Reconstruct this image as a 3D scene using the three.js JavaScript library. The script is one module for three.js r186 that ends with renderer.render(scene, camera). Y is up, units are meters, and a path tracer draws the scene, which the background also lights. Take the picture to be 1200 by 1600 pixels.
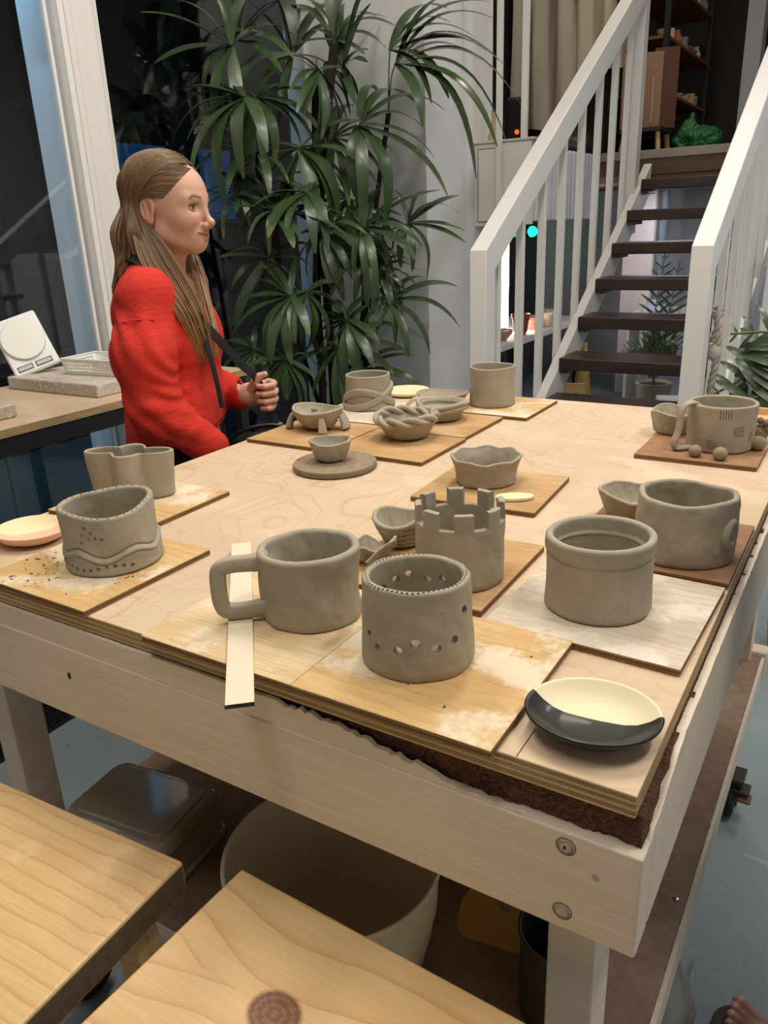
import * as THREE from 'three';
import { RoundedBoxGeometry } from 'three/addons/geometries/RoundedBoxGeometry.js';
import { mergeGeometries, mergeVertices, toCreasedNormals } from 'three/addons/utils/BufferGeometryUtils.js';
import { RectAreaLightUniformsLib } from 'three/addons/lights/RectAreaLightUniformsLib.js';
import { Brush, Evaluator, SUBTRACTION, ADDITION } from 'three-bvh-csg';

// ---------------------------------------------------------------- camera, sky, lights, exposure
RectAreaLightUniformsLib.init();
const scene = new THREE.Scene();
scene.background = new THREE.Color().setRGB(0.0022, 0.0034, 0.0065);
const camera = new THREE.PerspectiveCamera(66.6, 1200 / 1600, 0.02, 60);
camera.position.set(0, 1.41, 0);
camera.rotation.set(-0.35187, 0.56658, -0.04154, 'YXZ');
const renderer = new THREE.WebGLRenderer({ antialias: true });
renderer.toneMapping = THREE.LinearToneMapping;
renderer.toneMappingExposure = 0.95;
renderer.shadowMap.enabled = true;
renderer.shadowMap.type = THREE.PCFSoftShadowMap;
// ceiling fittings: [x, y, z, length along z, width, brightness, colour]
const CEILING_LAMPS = [
  [-0.75, 3.35, -1.9, 1.2, 0.3, 25, 0xfff6ea],
  [0.75, 3.35, -1.3, 1.2, 0.3, 29, 0xfff6ea],
  [0.75, 3.35, -3.7, 1.2, 0.3, 24, 0xf6f5ff],
  [-0.45, 3.35, 0.05, 1.2, 0.3, 15, 0xfff6ec],
  [-1.75, 3.35, -1.5, 1.2, 0.3, 16, 0xfff6ea],
];
// ---------------------------------------------------------------- helpers
const V = (x, y, z) => new THREE.Vector3(x, y, z);
function rng(seed) { let s = seed >>> 0; return () => { s = (s + 0x6D2B79F5) | 0; let t = Math.imul(s ^ (s >>> 15), 1 | s); t = (t + Math.imul(t ^ (t >>> 7), 61 | t)) ^ t; return ((t ^ (t >>> 14)) >>> 0) / 4294967296; }; }
const lerp = (a, b, t) => a + (b - a) * t, clamp = (x, a, b) => Math.min(b, Math.max(a, x));
const sstep = (a, b, x) => { const t = clamp((x - a) / (b - a), 0, 1); return t * t * (3 - 2 * t); };
function hash3(x, y, z) { let h = Math.imul(x, 374761393) ^ Math.imul(y, 668265263) ^ Math.imul(z, 2147483647 ^ 0x5bd1e995); h = Math.imul(h ^ (h >>> 13), 1274126177); return ((h ^ (h >>> 16)) >>> 0) / 4294967296; }
function noise3(x, y, z) {
  const X = Math.floor(x), Y = Math.floor(y), Z = Math.floor(z); x -= X; y -= Y; z -= Z;
  const u = x * x * (3 - 2 * x), v = y * y * (3 - 2 * y), w = z * z * (3 - 2 * z);
  const a = lerp(lerp(hash3(X, Y, Z), hash3(X + 1, Y, Z), u), lerp(hash3(X, Y + 1, Z), hash3(X + 1, Y + 1, Z), u), v);
  const b = lerp(lerp(hash3(X, Y, Z + 1), hash3(X + 1, Y, Z + 1), u), lerp(hash3(X, Y + 1, Z + 1), hash3(X + 1, Y + 1, Z + 1), u), v);
  return lerp(a, b, w) * 2 - 1;
}
function pnoise(x, y, px, py, s) {           // tiles every px, py cells
  const X = Math.floor(x), Y = Math.floor(y); x -= X; y -= Y;
  const u = x * x * (3 - 2 * x), v = y * y * (3 - 2 * y), m = (a, n) => ((a % n) + n) % n;
  const h = (i, j) => hash3(m(i, px), m(j, py), s);
  return lerp(lerp(h(X, Y), h(X + 1, Y), u), lerp(h(X, Y + 1), h(X + 1, Y + 1), u), v) * 2 - 1;
}
function fbm(u, v, px, py, oct, s) { let a = 0.5, r = 0; for (let i = 0; i < oct; i++) { r += a * pnoise(u * px, v * py, px, py, s + i * 17); px *= 2; py *= 2; a *= 0.5; } return r; }
function texture(w, h, fn, metres, srgb = true) {
  const d = new Uint8Array(w * h * 4);
  for (let j = 0; j < h; j++) for (let i = 0; i < w; i++) {
    const c = fn((i + 0.5) / w, (j + 0.5) / h), k = (j * w + i) * 4;
    if (typeof c === 'number') { d[k] = d[k + 1] = d[k + 2] = clamp(c * 255, 0, 255); } else { d[k] = clamp(c[0], 0, 255); d[k + 1] = clamp(c[1], 0, 255); d[k + 2] = clamp(c[2], 0, 255); }
    d[k + 3] = 255;
  }
  const t = new THREE.DataTexture(d, w, h, THREE.RGBAFormat);
  t.wrapS = t.wrapT = THREE.RepeatWrapping; t.magFilter = THREE.LinearFilter; t.minFilter = THREE.LinearMipmapLinearFilter; t.generateMipmaps = true;
  if (srgb) t.colorSpace = THREE.SRGBColorSpace;
  if (metres) t.repeat.set(1 / metres[0], 1 / metres[1]);
  t.needsUpdate = true; return t;
}
const mix3 = (a, b, t) => [lerp(a[0], b[0], t), lerp(a[1], b[1], t), lerp(a[2], b[2], t)];
const std = (o) => new THREE.MeshStandardMaterial({ roughness: 0.7, ...o });
const phys = (o) => new THREE.MeshPhysicalMaterial({ roughness: 0.6, ...o });
// uv in metres from the dominant axis of each face
function boxUV(g, ox = 0, oy = 0) {
  if (g.index) g = g.toNonIndexed();
  const p = g.attributes.position, uv = new Float32Array(p.count * 2), a = V(), b = V(), c = V();
  for (let i = 0; i < p.count; i += 3) {
    a.fromBufferAttribute(p, i); b.fromBufferAttribute(p, i + 1); c.fromBufferAttribute(p, i + 2);
    const n = b.clone().sub(a).cross(c.clone().sub(a)), ax = Math.abs(n.x), ay = Math.abs(n.y), az = Math.abs(n.z);
    [a, b, c].forEach((q, k) => { const [u, v] = ay >= ax && ay >= az ? [q.x, q.z] : ax >= az ? [q.z, q.y] : [q.x, q.y]; uv[(i + k) * 2] = u + ox; uv[(i + k) * 2 + 1] = v + oy; });
  }
  g.setAttribute('uv', new THREE.BufferAttribute(uv, 2)); return g;
}
const clean = (g) => { const o = new THREE.BufferGeometry(); for (const k of ['position', 'normal', 'uv']) if (g.attributes[k]) o.setAttribute(k, g.attributes[k].clone()); if (g.index) o.setIndex(g.index.clone()); return o; };
function merge(list) { return mergeGeometries(list.map((g) => { let q = g.index ? g.toNonIndexed() : g; if (!q.attributes.uv) boxUV(q); for (const k of Object.keys(q.attributes)) if (!['position', 'normal', 'uv'].includes(k)) q.deleteAttribute(k); return q; })); }
// a box given by its limits, with a small chamfer
function slab(x0, x1, y0, y1, z0, z1, r = 0.002, o = [0, 0]) {
  const w = Math.abs(x1 - x0), h = Math.abs(y1 - y0), d = Math.abs(z1 - z0), m = Math.min(w, h, d) * 0.45;
  const g = r > 0 ? new RoundedBoxGeometry(w, h, d, 1, Math.min(r, m)) : new THREE.BoxGeometry(w, h, d);
  g.translate((x0 + x1) / 2, (y0 + y1) / 2, (z0 + z1) / 2); return boxUV(g, ...o);
}
const blk = (w, h, d, r = 0.002) => slab(-w / 2, w / 2, 0, h, -d / 2, d / 2, r);
// a square bar between two points
function bar(a, b, w, h, r = 0.002) {
  const A = V(...a), B = V(...b), L = A.distanceTo(B), g = boxUV(new RoundedBoxGeometry(w, h, L, 1, Math.min(r, w * 0.4, h * 0.4)));
  const m = new THREE.Matrix4().lookAt(A, B, Math.abs(B.clone().sub(A).normalize().y) > 0.99 ? V(0, 0, 1) : V(0, 1, 0)); m.setPosition(A.clone().add(B).multiplyScalar(0.5)); return g.applyMatrix4(m);
}
function tube(pts, r, n = 24, seg = 8, closed = false) { const c = new THREE.CatmullRomCurve3(pts.map((p) => V(...p)), closed, 'centripetal'); return new THREE.TubeGeometry(c, n, r, seg, closed); }
// sweep of a section (list of [u, v]) along points; scale(t) and twist(t) optional; ends capped
function sweep(pts, section, n = 32, { closed = false, scale = () => 1, twist = () => 0, up = null, raw = false } = {}) {
  const c = new THREE.CatmullRomCurve3(pts.map((p) => V(...p)), closed, raw ? 'catmullrom' : 'centripetal'), m = section.length, pos = [], uv = [], idx = [], L = c.getLength();
  const fr = up ? null : c.computeFrenetFrames(n, closed);
  for (let i = 0; i <= n; i++) {
    const t = i / n, p = c.getPointAt(closed ? t % 1 : t); let N, B;
    if (up) { const T = c.getTangentAt(closed ? t % 1 : t); const U = typeof up === 'function' ? up(t, p) : up; B = T.clone().cross(U).normalize(); N = B.clone().cross(T).normalize(); } else { N = fr.normals[i]; B = fr.binormals[i]; }
    const s = scale(t), w = twist(t), cw = Math.cos(w), sw = Math.sin(w); let acc = 0;
    for (let k = 0; k <= m; k++) {
      const [a0, b0] = section[k % m]; const sx = Array.isArray(s) ? s[0] : s, sy = Array.isArray(s) ? s[1] : s; const a = (a0 * cw - b0 * sw) * sx, b = (a0 * sw + b0 * cw) * sy;
      pos.push(p.x + B.x * a + N.x * b, p.y + B.y * a + N.y * b, p.z + B.z * a + N.z * b); uv.push(acc, t * L);
      const nx = section[(k + 1) % m]; acc += Math.hypot(nx[0] - a0, nx[1] - b0);
    }
  }
  const W = m + 1;
  for (let i = 0; i < n; i++) for (let k = 0; k < m; k++) { const a = i * W + k, b = a + 1, d = a + W, e = d + 1; idx.push(a, b, d, b, e, d); }
  if (!closed) for (const [row, flip] of [[0, 1], [n, 0]]) { const base = pos.length / 3, c0 = [0, 0, 0]; for (let k = 0; k < m; k++) for (let j = 0; j < 3; j++) c0[j] += pos[(row * W + k) * 3 + j] / m; pos.push(...c0); uv.push(0, 0); for (let k = 0; k < m; k++) { const a = row * W + k, b = a + 1; flip ? idx.push(base, b, a) : idx.push(base, a, b); } }
  const g = new THREE.BufferGeometry(); g.setAttribute('position', new THREE.Float32BufferAttribute(pos, 3)); g.setAttribute('uv', new THREE.Float32BufferAttribute(uv, 2)); g.setIndex(idx); g.computeVertexNormals();
  const nn = g.attributes.normal; // seam
  for (let i = 0; i <= n; i++) { const a = i * W, b = a + m; const x = nn.getX(a) + nn.getX(b), y = nn.getY(a) + nn.getY(b), z = nn.getZ(a) + nn.getZ(b), l = Math.hypot(x, y, z) || 1; nn.setXYZ(a, x / l, y / l, z / l); nn.setXYZ(b, x / l, y / l, z / l); }
  return g;
}
const ring = (rx, ry = rx, n = 10, p = 2) => Array.from({ length: n }, (_, i) => { const a = (i / n) * Math.PI * 2, c = Math.cos(a), s = Math.sin(a); return [rx * Math.sign(c) * Math.abs(c) ** (2 / p), ry * Math.sign(s) * Math.abs(s) ** (2 / p)]; });
// grid of rows x columns to a geometry, wrapped in the columns
function gridGeo(rows, cols, fn, closed = true) {
  const pos = [], uv = [], idx = [];
  for (let j = 0; j < rows; j++) for (let i = 0; i <= cols; i++) { const q = fn(j, closed ? (i % cols) : i, i / cols); pos.push(q[0], q[1], q[2]); uv.push(q[3] ?? i / cols, q[4] ?? j / rows); }
  const W = cols + 1;
  for (let j = 0; j < rows - 1; j++) for (let i = 0; i < cols; i++) { const a = j * W + i, b = a + 1, c = a + W, d = c + 1; idx.push(a, b, c, b, d, c); }
  const g = new THREE.BufferGeometry(); g.setAttribute('position', new THREE.Float32BufferAttribute(pos, 3)); g.setAttribute('uv', new THREE.Float32BufferAttribute(uv, 2)); g.setIndex(idx); g.computeVertexNormals();
  if (closed) { const nn = g.attributes.normal; for (let j = 0; j < rows; j++) { const a = j * W, b = a + cols; const x = nn.getX(a) + nn.getX(b), y = nn.getY(a) + nn.getY(b), z = nn.getZ(a) + nn.getZ(b), l = Math.hypot(x, y, z) || 1; nn.setXYZ(a, x / l, y / l, z / l); nn.setXYZ(b, x / l, y / l, z / l); } }
  return g;
}
const lathe = (pts, seg = 40) => new THREE.LatheGeometry(pts.map(([r, y]) => new THREE.Vector2(r, y)), seg);
const taken = {};
function numbered(n) { if (taken[n] === undefined) { taken[n] = 0; return n; } taken[n]++; return `${n}_${String(taken[n]).padStart(3, '0')}`; }
function thing(name, label, category, pos = [0, 0, 0], turn = 0, group) { const o = new THREE.Group(); o.name = numbered(name); o.position.set(...pos); o.rotation.y = turn; o.userData = { label, category }; if (group) o.userData.group = group; scene.add(o); return o; }
function part(parent, name, geo, mat, label) { const m = new THREE.Mesh(geo, mat); m.name = name; if (label) m.userData.label = label; parent.add(m); return m; }
function single(name, label, category, geo, mat, pos = [0, 0, 0], turn = 0, group) { const m = new THREE.Mesh(geo, mat); m.name = numbered(name); m.position.set(...pos); m.rotation.y = turn; m.userData = { label, category }; if (group) m.userData.group = group; scene.add(m); return m; }
function struct(name, geo, mat, pos = [0, 0, 0]) { const m = new THREE.Mesh(geo, mat); m.name = numbered(name); m.position.set(...pos); m.userData = { kind: 'structure' }; scene.add(m); return m; }
function structGroup(name, pos = [0, 0, 0]) { const o = new THREE.Group(); o.name = numbered(name); o.position.set(...pos); o.userData = { kind: 'structure' }; scene.add(o); return o; }
const at = (g, x, y, z, ry = 0, rx = 0, rz = 0) => { const m = new THREE.Matrix4().makeRotationFromEuler(new THREE.Euler(rx, ry, rz, 'YXZ')); m.setPosition(x, y, z); return g.applyMatrix4(m); };
// signed distances and their mesh (surface nets)
const sub = (a, b) => [a[0] - b[0], a[1] - b[1], a[2] - b[2]];
function capsule(p, a, b, ra, rb = ra) { const bx = b[0] - a[0], by = b[1] - a[1], bz = b[2] - a[2], px = p[0] - a[0], py = p[1] - a[1], pz = p[2] - a[2]; const t = clamp((px * bx + py * by + pz * bz) / (bx * bx + by * by + bz * bz + 1e-12), 0, 1); return Math.hypot(px - bx * t, py - by * t, pz - bz * t) - lerp(ra, rb, t); }
function ellipsoid(p, c, r) { const x = (p[0] - c[0]) / r[0], y = (p[1] - c[1]) / r[1], z = (p[2] - c[2]) / r[2], k0 = Math.hypot(x, y, z), k1 = Math.hypot(x / r[0], y / r[1], z / r[2]); return k1 < 1e-9 ? -Math.min(...r) : (k0 * (k0 - 1)) / k1; }
const smin = (a, b, k) => { const h = Math.max(k - Math.abs(a - b), 0) / k; return Math.min(a, b) - h * h * k * 0.25; };
const smax = (a, b, k) => -smin(-a, -b, k);
function sdfMesh(f, lo, hi, cell, color) {
  const n = [0, 1, 2].map((k) => Math.ceil((hi[k] - lo[k]) / cell) + 1), [nx, ny, nz] = n, F = new Float32Array(nx * ny * nz);
  const at3 = (i, j, k) => (k * ny + j) * nx + i;
  for (let k = 0; k < nz; k++) for (let j = 0; j < ny; j++) for (let i = 0; i < nx; i++) F[at3(i, j, k)] = f([lo[0] + i * cell, lo[1] + j * cell, lo[2] + k * cell]);
  const id = new Int32Array(nx * ny * nz).fill(-1), pos = [], idx = [];
  for (let k = 0; k < nz - 1; k++) for (let j = 0; j < ny - 1; j++) for (let i = 0; i < nx - 1; i++) {
    let m = 0, cnt = 0, x = 0, y = 0, z = 0;
    for (let c = 0; c < 8; c++) if (F[at3(i + (c & 1), j + ((c >> 1) & 1), k + (c >> 2))] < 0) m |= 1 << c;
    if (m === 0 || m === 255) continue;
    for (let a = 0; a < 3; a++) for (let c = 0; c < 8; c++) if (!(c & (1 << a))) { const d = c | (1 << a); if (((m >> c) & 1) !== ((m >> d) & 1)) { const f0 = F[at3(i + (c & 1), j + ((c >> 1) & 1), k + (c >> 2))], f1 = F[at3(i + (d & 1), j + ((d >> 1) & 1), k + (d >> 2))], t = f0 / (f0 - f1); x += (c & 1) + (a === 0 ? t : 0); y += ((c >> 1) & 1) + (a === 1 ? t : 0); z += (c >> 2) + (a === 2 ? t : 0); cnt++; } }
    id[at3(i, j, k)] = pos.length / 3; pos.push(lo[0] + (i + x / cnt) * cell, lo[1] + (j + y / cnt) * cell, lo[2] + (k + z / cnt) * cell);
  }
  const quad = (a, b, c, d, flip) => { if (a < 0 || b < 0 || c < 0 || d < 0) return; flip ? idx.push(a, c, b, b, c, d) : idx.push(a, b, c, b, d, c); };
  for (let k = 1; k < nz - 1; k++) for (let j = 1; j < ny - 1; j++) for (let i = 1; i < nx - 1; i++) {
    const s0 = F[at3(i, j, k)] < 0;
    if (s0 !== F[at3(i + 1, j, k)] < 0) quad(id[at3(i, j - 1, k - 1)], id[at3(i, j, k - 1)], id[at3(i, j - 1, k)], id[at3(i, j, k)], !s0);
    if (s0 !== F[at3(i, j + 1, k)] < 0) quad(id[at3(i - 1, j, k - 1)], id[at3(i - 1, j, k)], id[at3(i, j, k - 1)], id[at3(i, j, k)], !s0);
    if (s0 !== F[at3(i, j, k + 1)] < 0) quad(id[at3(i - 1, j - 1, k)], id[at3(i, j - 1, k)], id[at3(i - 1, j, k)], id[at3(i, j, k)], !s0);
  }
  const N = pos.length / 3, nor = new Float32Array(N * 3), uv = new Float32Array(N * 2), col = color ? new Float32Array(N * 3) : null, e = cell * 0.6;
  for (let q = 0; q < N; q++) {
    const p = [pos[q * 3], pos[q * 3 + 1], pos[q * 3 + 2]]; let g = [f([p[0] + e, p[1], p[2]]) - f([p[0] - e, p[1], p[2]]), f([p[0], p[1] + e, p[2]]) - f([p[0], p[1] - e, p[2]]), f([p[0], p[1], p[2] + e]) - f([p[0], p[1], p[2] - e])]; const l = Math.hypot(...g) || 1;
    nor[q * 3] = g[0] / l; nor[q * 3 + 1] = g[1] / l; nor[q * 3 + 2] = g[2] / l;
    uv[q * 2] = p[0] * 0.83 + p[2] * 0.55; uv[q * 2 + 1] = p[1];
    if (col) { const c = color(p); col[q * 3] = c[0]; col[q * 3 + 1] = c[1]; col[q * 3 + 2] = c[2]; }
  }
  const G = new THREE.BufferGeometry(); G.setAttribute('position', new THREE.Float32BufferAttribute(pos, 3)); G.setAttribute('normal', new THREE.BufferAttribute(nor, 3)); G.setAttribute('uv', new THREE.BufferAttribute(uv, 2)); if (col) G.setAttribute('color', new THREE.BufferAttribute(col, 3)); G.setIndex(idx); return G;
}
const lin = (hex) => { const c = new THREE.Color(hex); return [c.r, c.g, c.b]; };
// ---------------------------------------------------------------- materials
function woodTex(w, h, o, metres) {
  const { light, dark, seed, lines = 14, wob = 0.5, fine = 0.5, contrast = 0.5, dust = 0, dustCol = [232, 222, 204], stain = 0, stainCol = [196, 150, 90], along = 1 } = o;
  return texture(w, h, (u, v) => {
    const a = along ? u : v, b = along ? v : u;               // grain runs along a
    const warp = fbm(a, b, 2, 3, 4, seed) * wob;
    const r = (b + warp * 0.25) * lines; const f = r - Math.floor(r); const line = Math.pow(f, 5) * (0.5 + 0.5 * pnoise(a * 3, b * 9, 3, 9, seed + 5));
    const grain = fbm(a, b, 5, 120, 3, seed + 40), broad = fbm(a, b, 3, 8, 4, seed + 60);
    let t = clamp(0.30 + contrast * line + fine * 0.5 * grain + broad * 0.45, 0, 1), c = mix3(light, dark, t);
    if (stain) c = mix3(c, stainCol, stain * sstep(0.0, 0.45, fbm(u, v, 3, 3, 4, seed + 80)));
    if (dust) { const d = sstep(-0.12, 0.4, fbm(u, v, 4, 4, 5, seed + 99) + 0.25 * fbm(u, v, 40, 40, 2, seed + 7)); c = mix3(c, dustCol, dust * d); }
    return c;
  }, metres);
}
const bumpTex = (w, fn, m) => texture(w, w, fn, [m, m], false);
const TX = {};
TX.fineBump = bumpTex(256, (u, v) => 0.5 + 0.5 * fbm(u, v, 12, 12, 5, 3), 0.12);
TX.clayBump = bumpTex(512, (u, v) => 0.5 + 0.35 * fbm(u, v, 6, 14, 5, 11) + 0.2 * fbm(u, v, 40, 80, 2, 19), 0.12);
TX.clayCol = texture(512, 512, (u, v) => { const t = 0.5 + 0.55 * fbm(u, v, 5, 5, 5, 23) + 0.25 * fbm(u, v, 60, 60, 2, 29); return mix3([158, 149, 130], [174, 165, 146], clamp(t, 0, 1)); }, [0.16, 0.16]);
TX.brush = bumpTex(512, (u, v) => 0.5 + 0.4 * fbm(u, v, 4, 90, 3, 31) + 0.15 * fbm(u, v, 10, 10, 3, 33), 0.5);
TX.brushV = bumpTex(512, (u, v) => 0.5 + 0.4 * fbm(u, v, 90, 4, 3, 35), 0.5);
TX.paint = texture(512, 512, (u, v) => { const t = 0.5 + 0.6 * fbm(u, v, 3, 5, 5, 37) + 0.4 * fbm(u, v, 4, 80, 2, 39); return mix3([212, 198, 176], [228, 216, 196], clamp(t, 0, 1)); }, [0.6, 0.6]);
TX.floor = texture(1024, 1024, (u, v) => { const t = 0.5 + 0.6 * fbm(u, v, 3, 3, 6, 41); let c = mix3([124, 138, 142], [150, 164, 167], clamp(t, 0, 1)); const s = fbm(u, v, 50, 50, 2, 45); if (s > 0.56) c = mix3(c, [205, 205, 198], 0.4 * sstep(0.56, 0.66, s)); if (s < -0.66) c = mix3(c, [70, 66, 60], 0.5); return c; }, [1.6, 1.6]);
TX.tabletop = texture(2048, 1024, (u, v) => {
  // rotary-cut veneer: long flame-shaped contours running along v, with clay wiped over it
  const q = fbm(u, v, 5, 2, 3, 51) * 1.9 + u * 3.2 + 0.25 * Math.sin(v * 6.28 * 2 + 3 * u); const f = q * 3 - Math.floor(q * 3);
  const line = Math.pow(1 - Math.abs(f - 0.5) * 2, 9) * (0.4 + 0.6 * pnoise(u * 4, v * 5, 4, 5, 53));
  const grain = fbm(u, v, 160, 6, 3, 55), broad = fbm(u, v, 4, 4, 5, 57);
  let c = mix3([226, 208, 178], [210, 188, 154], clamp(0.42 + 0.35 * grain + 0.5 * broad, 0, 1));
  c = mix3(c, [176, 138, 108], clamp(line, 0, 1) * 0.42);
  const d = sstep(0.05, 0.16, fbm(u, v, 4, 5, 5, 59)); c = mix3(c, [212, 192, 168], d * 0.55);
  const e = sstep(0.12, 0.3, fbm(u, v, 7, 6, 5, 61)); c = mix3(c, [238, 222, 199], e * 0.5);
  const w = fbm(u, v, 5, 6, 6, 64), ed = Math.exp(-(((w - 0.1) / 0.012) ** 2)); c = mix3(c, [188, 158, 132], ed * 0.35); const sw = sstep(0.16, 0.2, fbm(u, v, 5, 5, 6, 65)) * (0.5 + 0.5 * Math.sin((u * 60 + v * 40 + 4 * fbm(u, v, 6, 6, 3, 66)) * 6.28)); c = mix3(c, [238, 226, 208], sw * 0.12); return c;
}, [1.2, 0.75]);
TX.pine = [0, 1].map((k) => texture(1024, 1024, (u, v) => {
  const knots = k ? [[0.46, 0.62, 0.05], [0.9, 0.2, 0.02]] : [[0.2, 0.3, 0.022], [0.75, 0.75, 0.02]]; let warp = 0, kd = 9;
  for (const [x, y, r] of knots) { const dx = (u - x) * 0.55, dy = v - y, d = Math.hypot(dx, dy); warp += Math.sign(dy || 1) * r * 2.4 * Math.exp(-d * d / (r * r * 14)); kd = Math.min(kd, Math.hypot((u - x), dy) / r); }
  const q = (v + warp + 0.035 * fbm(u, v, 3, 4, 4, 71 + k * 9)) * (k ? 15 : 19), f = q - Math.floor(q), line = Math.pow(f, 7);
  const g = fbm(u, v, 8, 200, 3, 73 + k), b = fbm(u, v, 4, 5, 5, 75 + k);
  let c = mix3([228, 194, 142], [212, 172, 116], clamp(0.45 + 0.4 * g + 0.55 * b, 0, 1)); c = mix3(c, [184, 134, 80], line * 0.55);
  if (kd < 1.25) { const rr = kd * 6; c = mix3(c, mix3([104, 62, 34], [140, 92, 56], 0.5 + 0.5 * Math.sin(rr * 3 + g * 4)), sstep(1.25, 0.95, kd)); }
  const w = sstep(0.3, 0.5, fbm(u, v, 9, 9, 5, 77 + k)); return mix3(c, [236, 212, 170], w * 0.4);
}, [0.5, 0.42]));
TX.pineEnd = texture(512, 128, (u, v) => { const q = (v * 1.2 + 0.35 * Math.sin(u * 3.1 + 0.6) + 0.05 * fbm(u, v, 6, 4, 3, 81)) * 16, f = q - Math.floor(q); const c = mix3([126, 104, 78], [64, 50, 37], Math.pow(f, 2)); return mix3(c, [150, 128, 100], 0.35 * (0.5 + fbm(u, v, 60, 12, 2, 83))); }, [0.4, 0.06]);
TX.ply = texture(64, 128, (u, v) => { const k = Math.floor(v * 7), f = v * 7 - k; let c = k % 2 ? [134, 106, 68] : [188, 162, 118]; c = mix3(c, [226, 205, 160], 0.5 * (0.5 + fbm(u, v, 8, 30, 3, 85 + k))); if (f < 0.12) c = mix3(c, [88, 66, 40], 0.7); return c; }, [0.35, 0.0245]);
TX.thinPly = texture(64, 64, (u, v) => { const k = Math.floor(v * 3); let c = k % 2 ? [112, 80, 46] : [164, 128, 80]; return mix3(c, [92, 66, 40], 0.5 * (0.5 + fbm(u, v, 10, 8, 3, 86))); }, [0.2, 0.009]);
TX.chip = texture(512, 512, (u, v) => { const t = fbm(u, v, 60, 90, 3, 87); return mix3([66, 38, 24], [128, 86, 56], clamp(0.45 + 0.9 * t, 0, 1)); }, [0.16, 0.16]);
TX.chipBump = bumpTex(512, (u, v) => 0.5 + 0.6 * fbm(u, v, 50, 80, 3, 88), 0.16);
TX.shelf = texture(512, 512, (u, v) => { const t = 0.5 + 0.7 * fbm(u, v, 4, 4, 6, 91) + 0.3 * fbm(u, v, 60, 60, 2, 92); return mix3([118, 94, 74], [172, 146, 122], clamp(t, 0, 1)); }, [0.7, 0.7]);
TX.boards = [0, 1, 2, 3, 4].map((k) => woodTex(512, 512, [
  { light: [216, 184, 130], dark: [180, 140, 86], seed: 101, dust: 0.75, stain: 0.3, stainCol: [200, 158, 96] },
  { light: [198, 160, 108], dark: [156, 114, 70], seed: 131, dust: 0.14, lines: 18 },
  { light: [214, 200, 180], dark: [180, 158, 130], seed: 161, dust: 0.85, dustCol: [226, 218, 204], fine: 0.9 },
  { light: [168, 126, 90], dark: [122, 86, 58], seed: 191, dust: 0.08, lines: 22 },
  { light: [224, 202, 162], dark: [196, 162, 112], seed: 171, dust: 0.7, dustCol: [230, 220, 202], fine: 0.9 }][k], [0.235, 0.235]));
TX.knit = bumpTex(256, (u, v) => { const a = u * 48, b = v * 48; return 0.5 + 0.5 * fbm(u, v, 26, 26, 4, 95); }, 0.12);
TX.knitCol = texture(256, 256, (u, v) => mix3([192, 38, 23], [214, 54, 35], clamp(0.5 + 0.5 * fbm(u, v, 30, 30, 3, 97) + 0.4 * fbm(u, v, 4, 4, 3, 98), 0, 1)), [0.2, 0.2]);
TX.rib = bumpTex(128, (u) => 0.5 + 0.5 * Math.sin(u * 6.283 * 16), 0.1);
TX.darkWood = woodTex(512, 512, { light: [62, 46, 40], dark: [34, 24, 20], seed: 211, lines: 22, contrast: 0.4 }, [0.8, 0.3]);
TX.brownWood = woodTex(512, 512, { light: [104, 78, 58], dark: [66, 46, 34], seed: 231, lines: 22, contrast: 0.4 }, [0.8, 0.3]);
TX.plaster = texture(512, 512, (u, v) => { const t = 0.5 + 0.6 * fbm(u, v, 5, 5, 6, 241); let c = mix3([176, 164, 148], [206, 196, 182], clamp(t, 0, 1)); if (fbm(u, v, 30, 30, 3, 243) > 0.3) c = mix3(c, [228, 220, 208], 0.6); return c; }, [0.4, 0.4]);
TX.leaf = texture(128, 256, (u, v) => { const vein = 0.5 + 0.5 * Math.sin(u * 6.283 * 7); return mix3([42, 64, 34], [70, 92, 54], clamp(0.35 + 0.35 * vein + 0.6 * fbm(u, v, 3, 6, 4, 251), 0, 1)); });
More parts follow.
